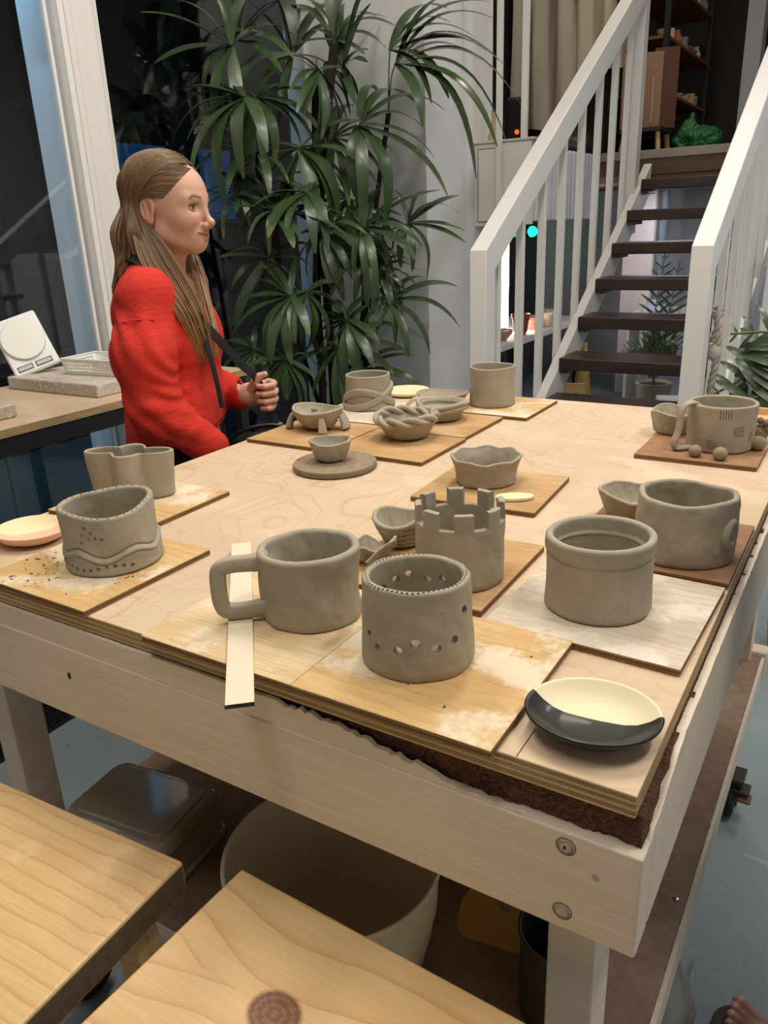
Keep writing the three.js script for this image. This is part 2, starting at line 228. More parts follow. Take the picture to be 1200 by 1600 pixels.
const M = {
  clay: std({ map: TX.clayCol, bumpMap: TX.clayBump, bumpScale: 0.0006, roughness: 0.8 }),
  clayDark: std({ map: TX.clayCol, color: 0xe2d8c8, bumpMap: TX.clayBump, bumpScale: 0.0008, roughness: 0.85 }),
  tabletop: std({ map: TX.tabletop, color: 0xf3ebe6, bumpMap: TX.fineBump, bumpScale: 0.0003, roughness: 0.62 }),
  ply: std({ map: TX.ply, roughness: 0.75 }),
  thinPly: std({ map: TX.thinPly, roughness: 0.8 }),
  chip: std({ map: TX.chip, bumpMap: TX.chipBump, bumpScale: 0.004, roughness: 0.9 }),
  paint: std({ map: TX.paint, bumpMap: TX.brush, bumpScale: 0.0008, roughness: 0.5 }),
  shelf: std({ map: TX.shelf, roughness: 0.8 }),
  board: TX.boards.map((t) => std({ map: t, bumpMap: TX.fineBump, bumpScale: 0.0003, roughness: 0.7 })),
  pine: TX.pine.map((t) => phys({ map: t, roughness: 0.42, clearcoat: 0.15, clearcoatRoughness: 0.35 })),
  pineEnd: std({ map: TX.pineEnd, roughness: 0.7 }),
  pineLeg: std({ map: TX.pine[0], roughness: 0.6 }),
  floor: phys({ map: TX.floor, roughness: 0.42, bumpMap: TX.fineBump, bumpScale: 0.0006 }),
  wall: std({ color: 0xe6e6e6, roughness: 0.85, bumpMap: TX.fineBump, bumpScale: 0.0006 }),
  wallCool: std({ color: 0xdcdce2, roughness: 0.85 }),
  wallGrey: std({ color: 0xb4b6b2, roughness: 0.85 }),
  white: std({ color: 0xe9e6e0, roughness: 0.42, bumpMap: TX.brushV, bumpScale: 0.0004 }),
  stairWhite: std({ color: 0xe4e2dc, roughness: 0.45 }),
  tread: phys({ map: TX.darkWood, roughness: 0.42, clearcoat: 0.2, clearcoatRoughness: 0.4 }),
  brown: std({ map: TX.brownWood, roughness: 0.6 }),
  black: std({ color: 0x0b0b0c, roughness: 0.6 }),
  blackMatt: std({ color: 0x101012, roughness: 0.9 }),
  steel: std({ color: 0xb9b9bc, roughness: 0.3, metalness: 1 }),
  darkSteel: std({ color: 0x55524c, roughness: 0.4, metalness: 0.9 }),
  rubber: std({ color: 0x141414, roughness: 0.7 }),
  cream: std({ color: 0xeadcb2, roughness: 0.6, bumpMap: TX.fineBump, bumpScale: 0.0003 }),
  creamPlastic: std({ color: 0xdfcba8, roughness: 0.45 }),
  plaster: std({ map: TX.plaster, bumpMap: TX.fineBump, bumpScale: 0.0025, roughness: 0.95 }),
  whitePlastic: std({ color: 0xeeeee8, roughness: 0.4 }),
  leaf: phys({ map: TX.leaf, vertexColors: true, roughness: 0.42, side: THREE.DoubleSide, clearcoat: 0.5, clearcoatRoughness: 0.25 }),
  cane: std({ color: 0x3b2c20, roughness: 0.95, bumpMap: TX.chipBump, bumpScale: 0.004 }),
  petiole: std({ color: 0x4f6a34, roughness: 0.6 }),
};
// ---------------------------------------------------------------- the room
struct('floor', slab(-2.92, 2.6, -0.12, 0, -8.8, 1.7, 0), M.floor);
struct('ceiling', slab(-3.0, 2.7, 4.3, 4.42, -8.9, 1.8, 0), M.wall);
struct('wall_right', slab(2.6, 2.72, 0, 4.3, -8.9, 1.8, 0), M.wall);
struct('wall_front', slab(-3.0, 2.7, 0, 4.3, 1.7, 1.82, 0), std({ color: 0xb5b0aa, roughness: 0.9 }));
struct('wall_back', slab(-3.0, 2.7, 0, 4.3, -8.92, -8.8, 0), std({ color: 0x4b4642, roughness: 0.9 }));
// window wall on the left, panes between deep posts
const WX = -2.76;
struct('wall_left', merge([slab(-2.92, WX, 2.52, 4.3, -3.79, 1.7, 0), slab(-2.92, WX, 0, 0.1, -3.79, 1.7, 0), slab(-2.92, WX, 0.1, 2.52, 0.75, 1.7, 0)]), M.wall);
struct('wall_pier', merge([slab(-2.92, -2.07, 0, 4.3, -4.2, -3.79, 0.004), slab(-2.92, -2.1, 0, 4.3, -4.66, -4.2, 0.004)]), M.wall);
struct('wall_display', merge([slab(-2.92, -2.8, 0, 0.5, -8.8, -4.66, 0), slab(-2.92, -2.8, 1.5, 4.3, -8.8, -4.66, 0)]), std({ color: 0x5c6468, roughness: 0.9 }));
const glassMat = phys({ color: 0xffffff, transmission: 1, thickness: 0, roughness: 0.02, ior: 1.5 });
function windowUnit(name, z0, z1, y0, y1) {
  const w = structGroup(name); // frame of four rails and a pane
  const f = 0.045, h = 0.014, x0 = -2.83, x1 = -2.745;
  part(w, 'frame_rail', slab(x0, x1, y0, y0 + f, z1, z0), M.white); part(w, 'frame_rail', slab(x0, x1, y1 - f, y1, z1, z0), M.white);
  part(w, 'frame_stile', slab(x0, x1, y0 + f, y1 - f, z0 - f, z0), M.white); part(w, 'frame_stile', slab(-2.796, -2.778, y0 + f, y1 - f, z1, z1 + h), M.white);
  part(w, 'pane', slab(-2.792, -2.788, y0 + f, y1 - f, z1 + h, z0 - f, 0), glassMat);
  return w;
}
windowUnit('window_1', 0.75, -2.2, 0.1, 2.52);
windowUnit('window_2', -2.36, -3.79, 0.1, 2.52);
const post = structGroup('trim_1');
part(post, 'post', slab(-2.975, -2.735, 0.1, 2.52, -2.375, -2.215, 0.004), M.white);
part(post, 'bead', slab(-2.745, -2.722, 0.1, 2.52, -2.262, -2.236, 0.004), M.white);
part(post, 'bead', slab(-2.745, -2.728, 0.1, 2.52, -2.372, -2.35, 0.004), M.white);
// ---------------------------------------------------------------- ceiling fittings
const lampFace = new Map();
CEILING_LAMPS.forEach(([x, y, z, len, wid, power, col], i) => {
  const where = ['above the back of the clay table', 'to the right of the clay table', 'beside the staircase', 'behind the two stools', 'in front of the big palm'][i];
  const t = thing('ceiling_lamp', `long white hanging strip lamp ${where}`, 'lamp', [x, y, z], 0, 'hanging strip lamps');
  part(t, 'housing', slab(-wid / 2 - 0.01, wid / 2 + 0.01, 0.012, 0.07, -len / 2 - 0.01, len / 2 + 0.01, 0.006), M.white);
  const k = col; if (!lampFace.has(k)) lampFace.set(k, std({ color: 0xffffff, emissive: col, emissiveIntensity: 3, roughness: 0.6 }));
  part(t, 'diffuser', slab(-wid / 2, wid / 2, 0, 0.012, -len / 2, len / 2, 0.002), lampFace.get(k));
  for (const s of [-1, 1]) part(t, 'suspension_wire', new THREE.CylinderGeometry(0.0025, 0.0025, 4.3 - y - 0.07, 6).translate(0, (4.3 - y + 0.07) / 2, s * len * 0.35), M.darkSteel);
  const L = new THREE.RectAreaLight(col, power, wid, len); L.position.set(0, -0.004, 0); L.rotation.x = -Math.PI / 2; t.add(L);
});
// ---------------------------------------------------------------- upper floor, bulkhead and what is below it
struct('floor_upper', merge([slab(-2.8, -1.82, 1.62, 1.8, -8.8, -4.46, 0), slab(-1.82, 0.9, 1.62, 1.8, -8.8, -5.72, 0)]), M.brown);
const edge = structGroup('trim_2'); // edge of the landing
part(edge, 'nosing', slab(-1.76, 0.9, 1.752, 1.806, -5.74, -5.66, 0.006), std({ color: 0x9c9488, roughness: 0.7 }));
part(edge, 'fascia_board', slab(-1.76, 0.9, 1.655, 1.752, -5.72, -5.668, 0.003), M.brown);
const bulk = structGroup('wall_bulkhead');
part(bulk, 'front_panel', slab(-2.1, -1.76, 1.385, 1.82, -4.47, -4.42, 0.003), M.white);
part(bulk, 'inset_panel', slab(-2.075, -1.94, 1.41, 1.79, -4.424, -4.412, 0.003), M.white);
part(bulk, 'top_cap', slab(-2.1, -1.74, 1.82, 1.832, -4.75, -4.405, 0.003), std({ color: 0xd8d2c4, roughness: 0.6 }));
const rimMat = std({ color: 0x6b6258, roughness: 0.8 });
for (const a of [[-2.079, -2.075, 1.406, 1.794], [-1.94, -1.936, 1.406, 1.794]]) part(bulk, 'panel_edge', slab(a[0], a[1], a[2], a[3], -4.424, -4.414, 0), rimMat);
for (const a of [[1.79, 1.794], [1.406, 1.41]]) part(bulk, 'panel_edge', slab(-2.079, -1.936, a[0], a[1], -4.424, -4.414, 0), rimMat);
const cor = structGroup('wall_fascia');
part(cor, 'backing', slab(-1.82, -1.8, 1.4, 1.8, -5.66, -4.47, 0), M.wallCool);
for (let i = 0; i < 17; i++) part(cor, 'batten', slab(-1.802, -1.776, 1.4, 1.8, -4.53 - i * 0.068, -4.49 - i * 0.068, 0.008), M.wallCool);
const rail = structGroup('trim_3');
part(rail, 'post', slab(-1.955, -1.925, 1.36, 4.3, -4.41, -4.38, 0.003), M.white);
part(rail, 'post', slab(-1.825, -1.793, 1.832, 4.3, -4.45, -4.418, 0.003), M.white);
// lower room under the upper floor
struct('wall_lower', merge([slab(-2.8, 1.6, 0, 1.62, -7.5, -7.4, 0)]), std({ color: 0xbab8c0, roughness: 0.9 }));
struct('wall_partition', slab(-0.5, 2.6, 0, 1.3, -4.4, -4.3, 0.004), M.wall);
const col2 = structGroup('wall_pillar');
part(col2, 'pillar', slab(-1.83, -1.6, 0, 1.62, -6.85, -6.6, 0.004), std({ color: 0xe2d8d4, roughness: 0.8 }));
part(col2, 'pipe', new THREE.CylinderGeometry(0.028, 0.028, 1.62, 16).translate(-1.545, 0.81, -6.66), std({ color: 0x5f6d7c, roughness: 0.5 }));
struct('window_3', slab(-2.8, -2.795, 0.5, 1.5, -8.7, -4.7, 0), phys({ color: 0x0d141b, roughness: 0.06, ior: 1.5 }));
struct('trim_4', slab(-2.79, -2.74, 0.0, 1.62, -6.42, -6.36, 0.004), std({ color: 0x6d8a96, roughness: 0.5 }));
// ---------------------------------------------------------------- staircase
{
  const R = 0.18, G = 0.279, XL = -1.41, XR = -0.62, T = 0.063, z1 = -3.153;
  const t = thing('staircase', 'open white staircase with dark wooden treads and square balusters', 'staircase', [0, 0, 0]);
  for (let n = 1; n <= 9; n++) {
    const z = z1 - (n - 1) * G, y = n * R;
    part(t, 'tread', slab(XL + 0.002, XR - 0.002, y - T, y, z - 0.27, z, 0.006), M.tread, n === 1 ? undefined : undefined);
    for (const [x0, x1] of [[XL, XL + 0.05], [XR - 0.05, XR]]) part(t, 'bracket', slab(x0, x1, y - T - 0.022, y - T, z - 0.2, z - 0.015, 0.004), M.darkSteel);
  }
  part(t, 'riser_board', slab(XL, XR, 1.6, 1.652, -5.7, -5.672, 0.002), M.brown);
  const slope = R / G, line = (z, y0) => y0 + (z1 - z) * slope;      // pitch line through the noses
  const side = (x0, x1) => { // one stringer as an extruded strip
    const s = new THREE.Shape(), zs = -3.04, ze = -5.62, lo = (z) => line(z, R) - 0.235, hi = (z) => line(z, R) - 0.055;
    s.moveTo(-zs, Math.max(0, lo(zs))); s.lineTo(3.25, 0.0); s.lineTo(-ze, lo(ze)); s.lineTo(-ze, hi(ze)); s.lineTo(-zs, hi(zs)); s.closePath();
    const g = new THREE.ExtrudeGeometry(s, { depth: x1 - x0, bevelEnabled: true, bevelSize: 0.003, bevelThickness: 0.003, bevelSegments: 1 });
    g.applyMatrix4(new THREE.Matrix4().set(0, 0, 1, x0, 0, 1, 0, 0, -1, 0, 0, 0, 0, 0, 0, 1)); return boxUV(g);
  };
  part(t, 'stringer', side(XL - 0.045, XL), M.stairWhite); part(t, 'stringer', side(XR, XR + 0.045), M.stairWhite);
  const railTop = (z) => 1.292 + (-3.115 - z) * slope;
  for (const [x0, x1] of [[-1.5, -1.432], [-0.614, -0.546]]) {
    const xm = (x0 + x1) / 2;
    part(t, 'newel_post', slab(x0 - 0.003, x1 + 0.003, 0, 1.283, -3.215, -3.1155, 0.003), M.stairWhite);
    part(t, 'newel_post', slab(x0, x1, 1.3, railTop(-5.33) - 0.02, -5.42, -5.33, 0.003), M.stairWhite);
    const s = new THREE.Shape(); const a = 3.1195, b = 5.43, th = 0.135;
    s.moveTo(a, railTop(-a)); s.lineTo(b, railTop(-b)); s.lineTo(b, railTop(-b) - th); s.lineTo(a + 0.02, railTop(-a) - th + 0.013); s.lineTo(a, railTop(-a) - th); s.closePath();
    const g = new THREE.ExtrudeGeometry(s, { depth: x1 - x0, bevelEnabled: true, bevelSize: 0.004, bevelThickness: 0.004, bevelSegments: 2 });
    g.applyMatrix4(new THREE.Matrix4().set(0, 0, 1, x0, 0, 1, 0, 0, -1, 0, 0, 0, 0, 0, 0, 1));
    part(t, 'handrail', boxUV(g), M.stairWhite);
    for (let i = 0; i < 8; i++) { const z = -3.31 - i * 0.267; part(t, 'baluster', slab(xm - 0.017, xm + 0.017, line(z, R) - 0.2, railTop(z) - 0.06, z - 0.017, z + 0.017, 0.002), M.stairWhite); }
  }
}
// rope knotted round a baluster of the right-hand rail
{
  const t = thing('rope', 'thick off-white rope knotted round a baluster of the right stair rail', 'rope', [-0.58, 0, -3.31]);
  const m = std({ color: 0xd9cfbd, roughness: 0.9, bumpMap: TX.fineBump, bumpScale: 0.004 });
  const twist = (pts, n, name) => { for (let k = 0; k < 3; k++) { const c = new THREE.CatmullRomCurve3(pts.map((p) => V(...p))), f = c.computeFrenetFrames(n), q = []; for (let i = 0; i <= n; i++) { const p = c.getPointAt(i / n), a = i * 0.75 + k * 2.094; q.push(p.add(f.normals[i].clone().multiplyScalar(Math.cos(a) * 0.008)).add(f.binormals[i].clone().multiplyScalar(Math.sin(a) * 0.008))); } part(t, name, new THREE.TubeGeometry(new THREE.CatmullRomCurve3(q), n * 2, 0.0085, 6), m); } };
  twist([[0.04, 1.055, 0.04], [-0.04, 1.065, 0.045], [-0.045, 1.06, -0.035], [0.04, 1.05, -0.04], [0.052, 1.045, 0.03], [0.06, 1.0, 0.05], [0.045, 0.94, 0.055]], 40, 'loop_strand');
  twist([[0.05, 1.04, 0.05], [0.062, 0.98, 0.055], [0.066, 0.88, 0.055], [0.055, 0.76, 0.05], [0.06, 0.62, 0.05], [0.05, 0.5, 0.05]], 48, 'hanging_strand');
  part(t, 'knot', new THREE.IcosahedronGeometry(0.028, 2).scale(1, 1.25, 1).translate(0.055, 0.9, 0.055), m);
}
// ---------------------------------------------------------------- work table (world coordinates, moved to the thing's own base)
const wpart = (t, name, g, m, label) => { g.translate(-t.position.x, -t.position.y, -t.position.z); return part(t, name, g, m, label); };
{
  const t = thing('work_table', 'large white painted work table with a worn plywood top and a lower shelf', 'table', [-0.65, 0, -1.25]);
  const X0 = -1.197, X1 = -0.111, Z0 = -1.967, Z1 = -0.545;
  // plywood sheet: face veneer over a core that shows its layers
  wpart(t, 'plywood_face', slab(X0, X1, 0.957, 0.96, Z0, Z1, 0.0012), M.tabletop);
  const core = slab(X0, X1, 0.9365, 0.957, Z0, Z1, 0.0015); { const uv = core.attributes.uv, p = core.attributes.position; for (let i = 0; i < p.count; i++) uv.setXY(i, p.getX(i) + p.getZ(i), p.getY(i) - 0.9365); }
  wpart(t, 'plywood_core', core, M.ply);
  // chipboard layer, its bare brown edge rough and set back
  const chip = new THREE.BoxGeometry(1.086, 0.032, 1.41, 260, 8, 60); { const p = chip.attributes.position; for (let i = 0; i < p.count; i++) { const x = p.getX(i) - 0.652, y = p.getY(i), z = p.getZ(i); const n = 0.0022 * noise3(x * 260, y * 260, z * 260) + 0.0016 * noise3(x * 90, y * 200, 4); if (z > 0.70) p.setZ(i, z + n - 0.003); if (p.getX(i) > 0.54) p.setX(i, p.getX(i) + n + 0.003); } chip.computeVertexNormals(); }
  wpart(t, 'chipboard_layer', boxUV(at(chip, -0.652, 0.9195, -1.254)), M.chip);
  const strip = new THREE.Shape(); strip.moveTo(-1.2, 0.903); const r = rng(5); // painted lipping whose upper edge has crumbled away towards the right
  const top = []; for (let i = 0; i <= 150; i++) { const x = lerp(-1.2, -0.2, i / 150); const keep = x < -0.45 ? 0.9355 : lerp(0.9355, 0.904, sstep(-0.45, -0.2, x) * 0.5 + 0.5 * clamp((x + 0.45) / 0.25, 0, 1)); top.push([x, Math.max(0.9035, keep - (x > -0.5 ? 0.0045 : 0.0005) * r() * 1.4 - (x > -0.6 ? 0.002 : 0.0004) * Math.abs(noise3(x * 70, 0, 3)))]); }
  strip.lineTo(-0.2, 0.903); top.reverse().forEach(([x, y]) => strip.lineTo(x, y)); strip.closePath();
  wpart(t, 'painted_lipping', boxUV(new THREE.ExtrudeGeometry(strip, { depth: 0.006, bevelEnabled: false }).translate(0, 0, -0.5465)), M.paint);
  const stripR = new THREE.Shape(); const topR = []; for (let i = 0; i <= 120; i++) { const z = lerp(0.575, 1.96, i / 120); topR.push([z, lerp(0.911, 0.938, sstep(0.575, 0.7, z)) - 0.0035 * r()]); } stripR.moveTo(0.565, 0.903); stripR.lineTo(1.96, 0.903); topR.reverse().forEach(([z, y]) => stripR.lineTo(z, y)); stripR.closePath();
  { const g = new THREE.ExtrudeGeometry(stripR, { depth: 0.009, bevelEnabled: false }); g.applyMatrix4(new THREE.Matrix4().set(0, 0, 1, -0.109, 0, 1, 0, 0, -1, 0, 0, 0, 0, 0, 0, 1)); wpart(t, 'painted_lipping', boxUV(g), M.paint); }
  wpart(t, 'veneer_crack', slab(-0.2182, -0.2172, 0.9597, 0.9603, -0.592, -0.546, 0), std({ color: 0x5a4230, roughness: 0.9 }));
  // aprons
  wpart(t, 'front_apron', slab(-1.2, -0.1, 0.791, 0.903, -0.58, -0.5385, 0.003), M.paint);
  wpart(t, 'side_apron', slab(-0.142, -0.1, 0.791, 0.903, -1.965, -0.581, 0.003), M.paint);
  wpart(t, 'side_apron', slab(-1.2, -1.158, 0.791, 0.903, -1.965, -0.581, 0.003), M.paint);
  wpart(t, 'back_apron', slab(-1.157, -0.143, 0.791, 0.903, -1.965, -1.925, 0.003), M.paint);
  // plugged bolt holes on the front apron: ring groove, cap and a pricked dot
  const dark = std({ color: 0x3a2a1e, roughness: 0.9 });
  for (const [x, y, dot] of [[-0.1665, 0.888, 1], [-0.1668, 0.813, 0]]) {
    wpart(t, 'bolt_recess', at(new THREE.TorusGeometry(0.0088, 0.0008, 8, 32), x, y, -0.5387), std({ color: 0x7d6a55, roughness: 0.9 }));
    wpart(t, 'bolt_cap', at(lathe([[0.0001, 0.0016], [0.005, 0.0016], [0.0056, 0.0009], [0.0072, 0.0013], [0.0076, -0.003]], 28), x, y, -0.5385, 0, Math.PI / 2), M.paint);
    if (dot) wpart(t, 'key_hole', merge([at(new THREE.SphereGeometry(0.0016, 10, 8), x - 0.0006, y - 0.0006, -0.5373), at(new THREE.SphereGeometry(0.0011, 10, 8), x - 0.0004, y + 0.001, -0.5373)]), dark);
  }
  wpart(t, 'nail_hole', at(new THREE.SphereGeometry(0.0032, 12, 8).scale(1, 1.6, 0.5), -0.853, 0.884 - 0.024, -0.538), dark);
  wpart(t, 'nail_dimple', at(new THREE.SphereGeometry(0.004, 12, 8).scale(1, 1, 0.22), -0.1385, 0.866, -0.5388), M.paint);
  // legs
  const leg = (x0, x1, z0, z1) => wpart(t, 'leg', slab(x0, x1, 0.12, 0.9, z0, z1, 0.003), M.paint);
  leg(-0.194, -0.144, -0.64, -0.581); leg(-0.194, -0.144, -1.9, -1.84); leg(-1.157, -1.107, -0.64, -0.581); leg(-1.157, -1.107, -1.9, -1.84);
  // lower shelf, its chipped edge on the right and castors
  wpart(t, 'shelf', slab(-1.16, -0.121, 0.365, 0.39, -1.87, -0.6, 0.003), M.shelf);
  const er = rng(8), es = new THREE.Shape(); es.moveTo(0.6, 0.335); es.lineTo(1.87, 0.335); for (let i = 160; i >= 0; i--) es.lineTo(lerp(0.6, 1.87, i / 160), 0.3905 + 0.003 * er() * (noise3(i * 0.13, 1, 2) > -0.1 ? 1 : -0.4)); es.closePath();
  { const g = new THREE.ExtrudeGeometry(es, { depth: 0.007, bevelEnabled: false }); g.applyMatrix4(new THREE.Matrix4().set(0, 0, 1, -0.121, 0, 1, 0, 0, -1, 0, 0, 0, 0, 0, 0, 1)); wpart(t, 'shelf_edging', boxUV(g), M.paint); }
  wpart(t, 'shelf_rail', slab(-1.16, -0.11, 0.33, 0.402, -1.915, -1.872, 0.004), M.paint);
  wpart(t, 'shelf_rail', slab(-1.16, -0.122, 0.33, 0.364, -0.66, -0.6, 0.004), M.paint);
  wpart(t, 'shelf_screw', at(new THREE.SphereGeometry(0.005, 12, 8).scale(1, 0.3, 1), -0.137, 0.391, -1.03), M.steel);
  for (const [x, z] of [[-0.14, -1.76], [-0.14, -0.63], [-1.13, -1.8], [-1.13, -0.63]]) {
    wpart(t, 'castor_bracket', merge([slab(x - 0.03, x + 0.03, 0.112, 0.122, z - 0.03, z + 0.03, 0.002), slab(x - 0.02, x - 0.016, 0.04, 0.112, z - 0.025, z + 0.02, 0.001), slab(x + 0.016, x + 0.02, 0.04, 0.112, z - 0.025, z + 0.02, 0.001), slab(x - 0.02, x + 0.045, 0.086, 0.094, z - 0.01, z + 0.03, 0.002)]), M.darkSteel);
    wpart(t, 'castor_wheel', at(lathe([[0.001, -0.013], [0.04, -0.013], [0.046, -0.009], [0.048, 0], [0.046, 0.009], [0.04, 0.013], [0.001, 0.013]], 32), x, 0.048, z, 0, 0, Math.PI / 2), M.rubber);
    wpart(t, 'castor_brake', slab(x + 0.02, x + 0.05, 0.07, 0.076, z + 0.005, z + 0.04, 0.002), std({ color: 0x6b4a38, roughness: 0.6 }));
  }
}
// ---------------------------------------------------------------- ware boards
const TOP = 0.96;
function wareBoard(x0, x1, z0, z1, turn, kind, label, th = 0.009) {
  const cx = (x0 + x1) / 2, cz = (z0 + z1) / 2, w = x1 - x0, d = Math.abs(z1 - z0);
  const t = thing('ware_board', label, 'board', [cx, TOP, cz], turn, 'square plywood ware boards');
  const body = slab(-w / 2, w / 2, 0.0005, th - 0.0016, -d / 2, d / 2, 0.001); { const uv = body.attributes.uv, p = body.attributes.position; for (let i = 0; i < p.count; i++) uv.setXY(i, p.getX(i) + p.getZ(i), p.getY(i)); }
  part(t, 'board_core', body, M.thinPly); part(t, 'board_face', slab(-w / 2, w / 2, th - 0.0016, th, -d / 2, d / 2, 0.0006, [cx * 3.1, cz * 1.7]), M.board[kind]);
  return t;
}
const BT = TOP + 0.009;
wareBoard(-1.022, -0.797, -0.766, -0.541, -0.01, 0, 'pale dusty ware board under the cup with wavy relief bands');
wareBoard(-1.186, -0.957, -0.985, -0.772, 0.01, 0, 'yellowish ware board under the clover-shaped cup');
wareBoard(-0.684, -0.462, -0.753, -0.531, 0.0, 4, 'pale streaky ware board under the mug with the square handle');
wareBoard(-0.461, -0.236, -0.752, -0.53, 0.0, 0, 'golden ware board stained by water under the pierced cup', 0.0095);
wareBoard(-0.584, -0.359, -0.992, -0.767, 0.02, 1, 'ware board under the castle cup');
wareBoard(-0.341, -0.117, -0.969, -0.748, -0.03, 2, 'chalky white ware board under the plain cup with a thick rim');
wareBoard(-0.336, -0.112, -1.203, -0.979, 0.0, 3, 'dark reddish ware board under the big cup with a crescent lug');
wareBoard(-0.652, -0.43, -1.312, -1.108, 0.06, 1, 'ware board under the shallow wavy-edged bowl');
wareBoard(-1.182, -0.957, -1.512, -1.29, 0.0, 1, 'ware board under the bowl with drooping leaf feet');
wareBoard(-0.953, -0.727, -1.487, -1.288, 0.0, 1, 'ware board under the bowl with the plaited rim');
wareBoard(-0.957, -0.733, -1.7, -1.492, 0.0, 1, 'ware board under the two ribbed bowls at the far edge');
wareBoard(-1.187, -0.962, -1.745, -1.52, 0.02, 2, 'whitish ware board under the cup wrapped with crossing clay bands');
wareBoard(-0.902, -0.678, -1.925, -1.712, 0.0, 0, 'dusty ware board under the plain straight cup near the stairs');
wareBoard(-0.372, -0.15, -1.73, -1.51, 0.0, 3, 'brown ware board under the cup with the tall ribbon handle');
// ---------------------------------------------------------------- clay vessels
// R(th, t): outer radius at height share t; H(th): height; wall thickness; slow dents by noise
function vessel({ R, H, wall = 0.007, base = 0.008, nth = 96, nt = 22, lump = 0.0012, seed = 1, rim = 1, sq = null, inner = null }) {
  const rows = []; const rr = wall / 2 * rim, h0 = typeof H === 'function' ? H : () => H;
  rows.push([0, 'b']); rows.push([0.6, 'b']); rows.push([0.96, 'b']);
  for (let i = 0; i <= nt; i++) rows.push([i / nt, 'o']);
  for (let i = 1; i < 8; i++) rows.push([i / 8, 'r']);
  for (let i = nt; i >= 0; i--) rows.push([i / nt, 'i']);
  rows.push([0.7, 'f']); rows.push([0.35, 'f']); rows.push([0, 'f']);
  return gridGeo(rows.length, nth, (j, i, ui) => {
    const th = -(i / nth) * Math.PI * 2, [t, k] = rows[j], h = h0(th); let r, y, v;
    const rad = (tt) => R(th, tt);
    if (k === 'b') { r = rad(0) * t * 0.985; y = t < 0.9 ? 0 : 0.0004; v = 0; }
    else if (k === 'o') { r = rad(t) - (t < 0.02 ? 0.0012 : 0); y = 0.0012 + t * (h - rr - 0.0012); v = y; }
    else if (k === 'r') { const a = t * Math.PI; r = rad(1) - wall / 2 + Math.cos(a) * wall / 2; y = h - rr + Math.sin(a) * rr; v = h + t * wall; }
    else if (k === 'i') { r = Math.max(0.002, (inner ? inner(th, t) : rad(t)) - wall); y = base + t * (h - rr - base); v = h + wall + (h - y); }
    else { const q = Math.max(0.002, (inner ? inner(th, 0) : rad(0)) - wall); r = q * t; y = base; v = 2 * h + wall; }
    const n = (k === 'b' || k === 'f') ? 0 : lump * (noise3(Math.cos(th) * 3 + seed * 7, y * 38, Math.sin(th) * 3 + seed) + 0.5 * noise3(Math.cos(th) * 8, y * 90 + seed, Math.sin(th) * 8));
    r += n; return [Math.cos(th) * r, y, Math.sin(th) * r, ui * 2 * Math.PI * rad(0.5), v];
  });
}
const ev = new Evaluator(); ev.attributes = ['position', 'normal', 'uv']; ev.useGroups = false;
function carve(g, cuts) { // subtract closed shapes one after another
  let a = new Brush(g); a.updateMatrixWorld();
  for (const c of cuts) { const b = new Brush(c); b.updateMatrixWorld(); a = ev.evaluate(a, b, SUBTRACTION); a.updateMatrixWorld(); }
  return clean(a.geometry);
}
const radial = (g, th, y, r) => { const m = new THREE.Matrix4().makeBasis(V(-Math.sin(th), 0, Math.cos(th)), V(0, 1, 0).clone().multiplyScalar(1), V(Math.cos(th), 0, Math.sin(th)).multiplyScalar(-1)); return g.applyMatrix4(new THREE.Matrix4().makeTranslation(Math.cos(th) * r, y, Math.sin(th) * r).multiply(m)); };
const facing = Math.atan2(0.86, 0.5);            // direction towards the photographer, as th
const pot = (name, label, cat, x, z, y = BT, turn = 0) => thing(name, label, cat, [x, y, z], turn);
// pierced cup with pricked rim
{
  const t = pot('pierced_cup', 'grey clay cup pierced with round holes, its rim pricked with dots', 'cup', -0.374, -0.645, BT + 0.0005);
  const g = vessel({ R: (th, u) => 0.0605 - 0.0035 * u + 0.001 * Math.cos(2 * th), H: (th) => 0.0985 + 0.002 * Math.cos(th - 1), wall: 0.0085, seed: 3 });
  const cuts = []; const hole = (a, y, r) => cuts.push(radial(new THREE.CylinderGeometry(r, r, 0.05, 16).rotateX(Math.PI / 2), facing - a, y, 0.058));
  [[-1.05, 0.043, 0.004], [-0.8, 0.033, 0.0042], [-0.36, 0.036, 0.005], [-0.04, 0.046, 0.0056], [0.32, 0.039, 0.0054], [0.68, 0.043, 0.0052], [0.98, 0.07, 0.0048], [1.5, 0.05, 0.004], [2.5, 0.072, 0.0045], [2.85, 0.069, 0.0045], [3.3, 0.074, 0.0045], [3.6, 0.07, 0.0045], [3.95, 0.064, 0.0045]].forEach((q) => hole(...q));
  const pricks = []; for (let i = 0; i < 62; i++) { const a = (i / 62) * Math.PI * 2, r = 0.0533 + 0.0008 * Math.sin(i * 7); pricks.push(new THREE.CylinderGeometry(0.0017, 0.0013, 0.012, 6).translate(Math.cos(a) * r, 0.0985 + 0.002 * Math.cos(a - 1), Math.sin(a) * r)); }
  cuts.push(mergeGeometries(pricks)); part(t, 'cup_body', carve(g, cuts), M.clay);
}
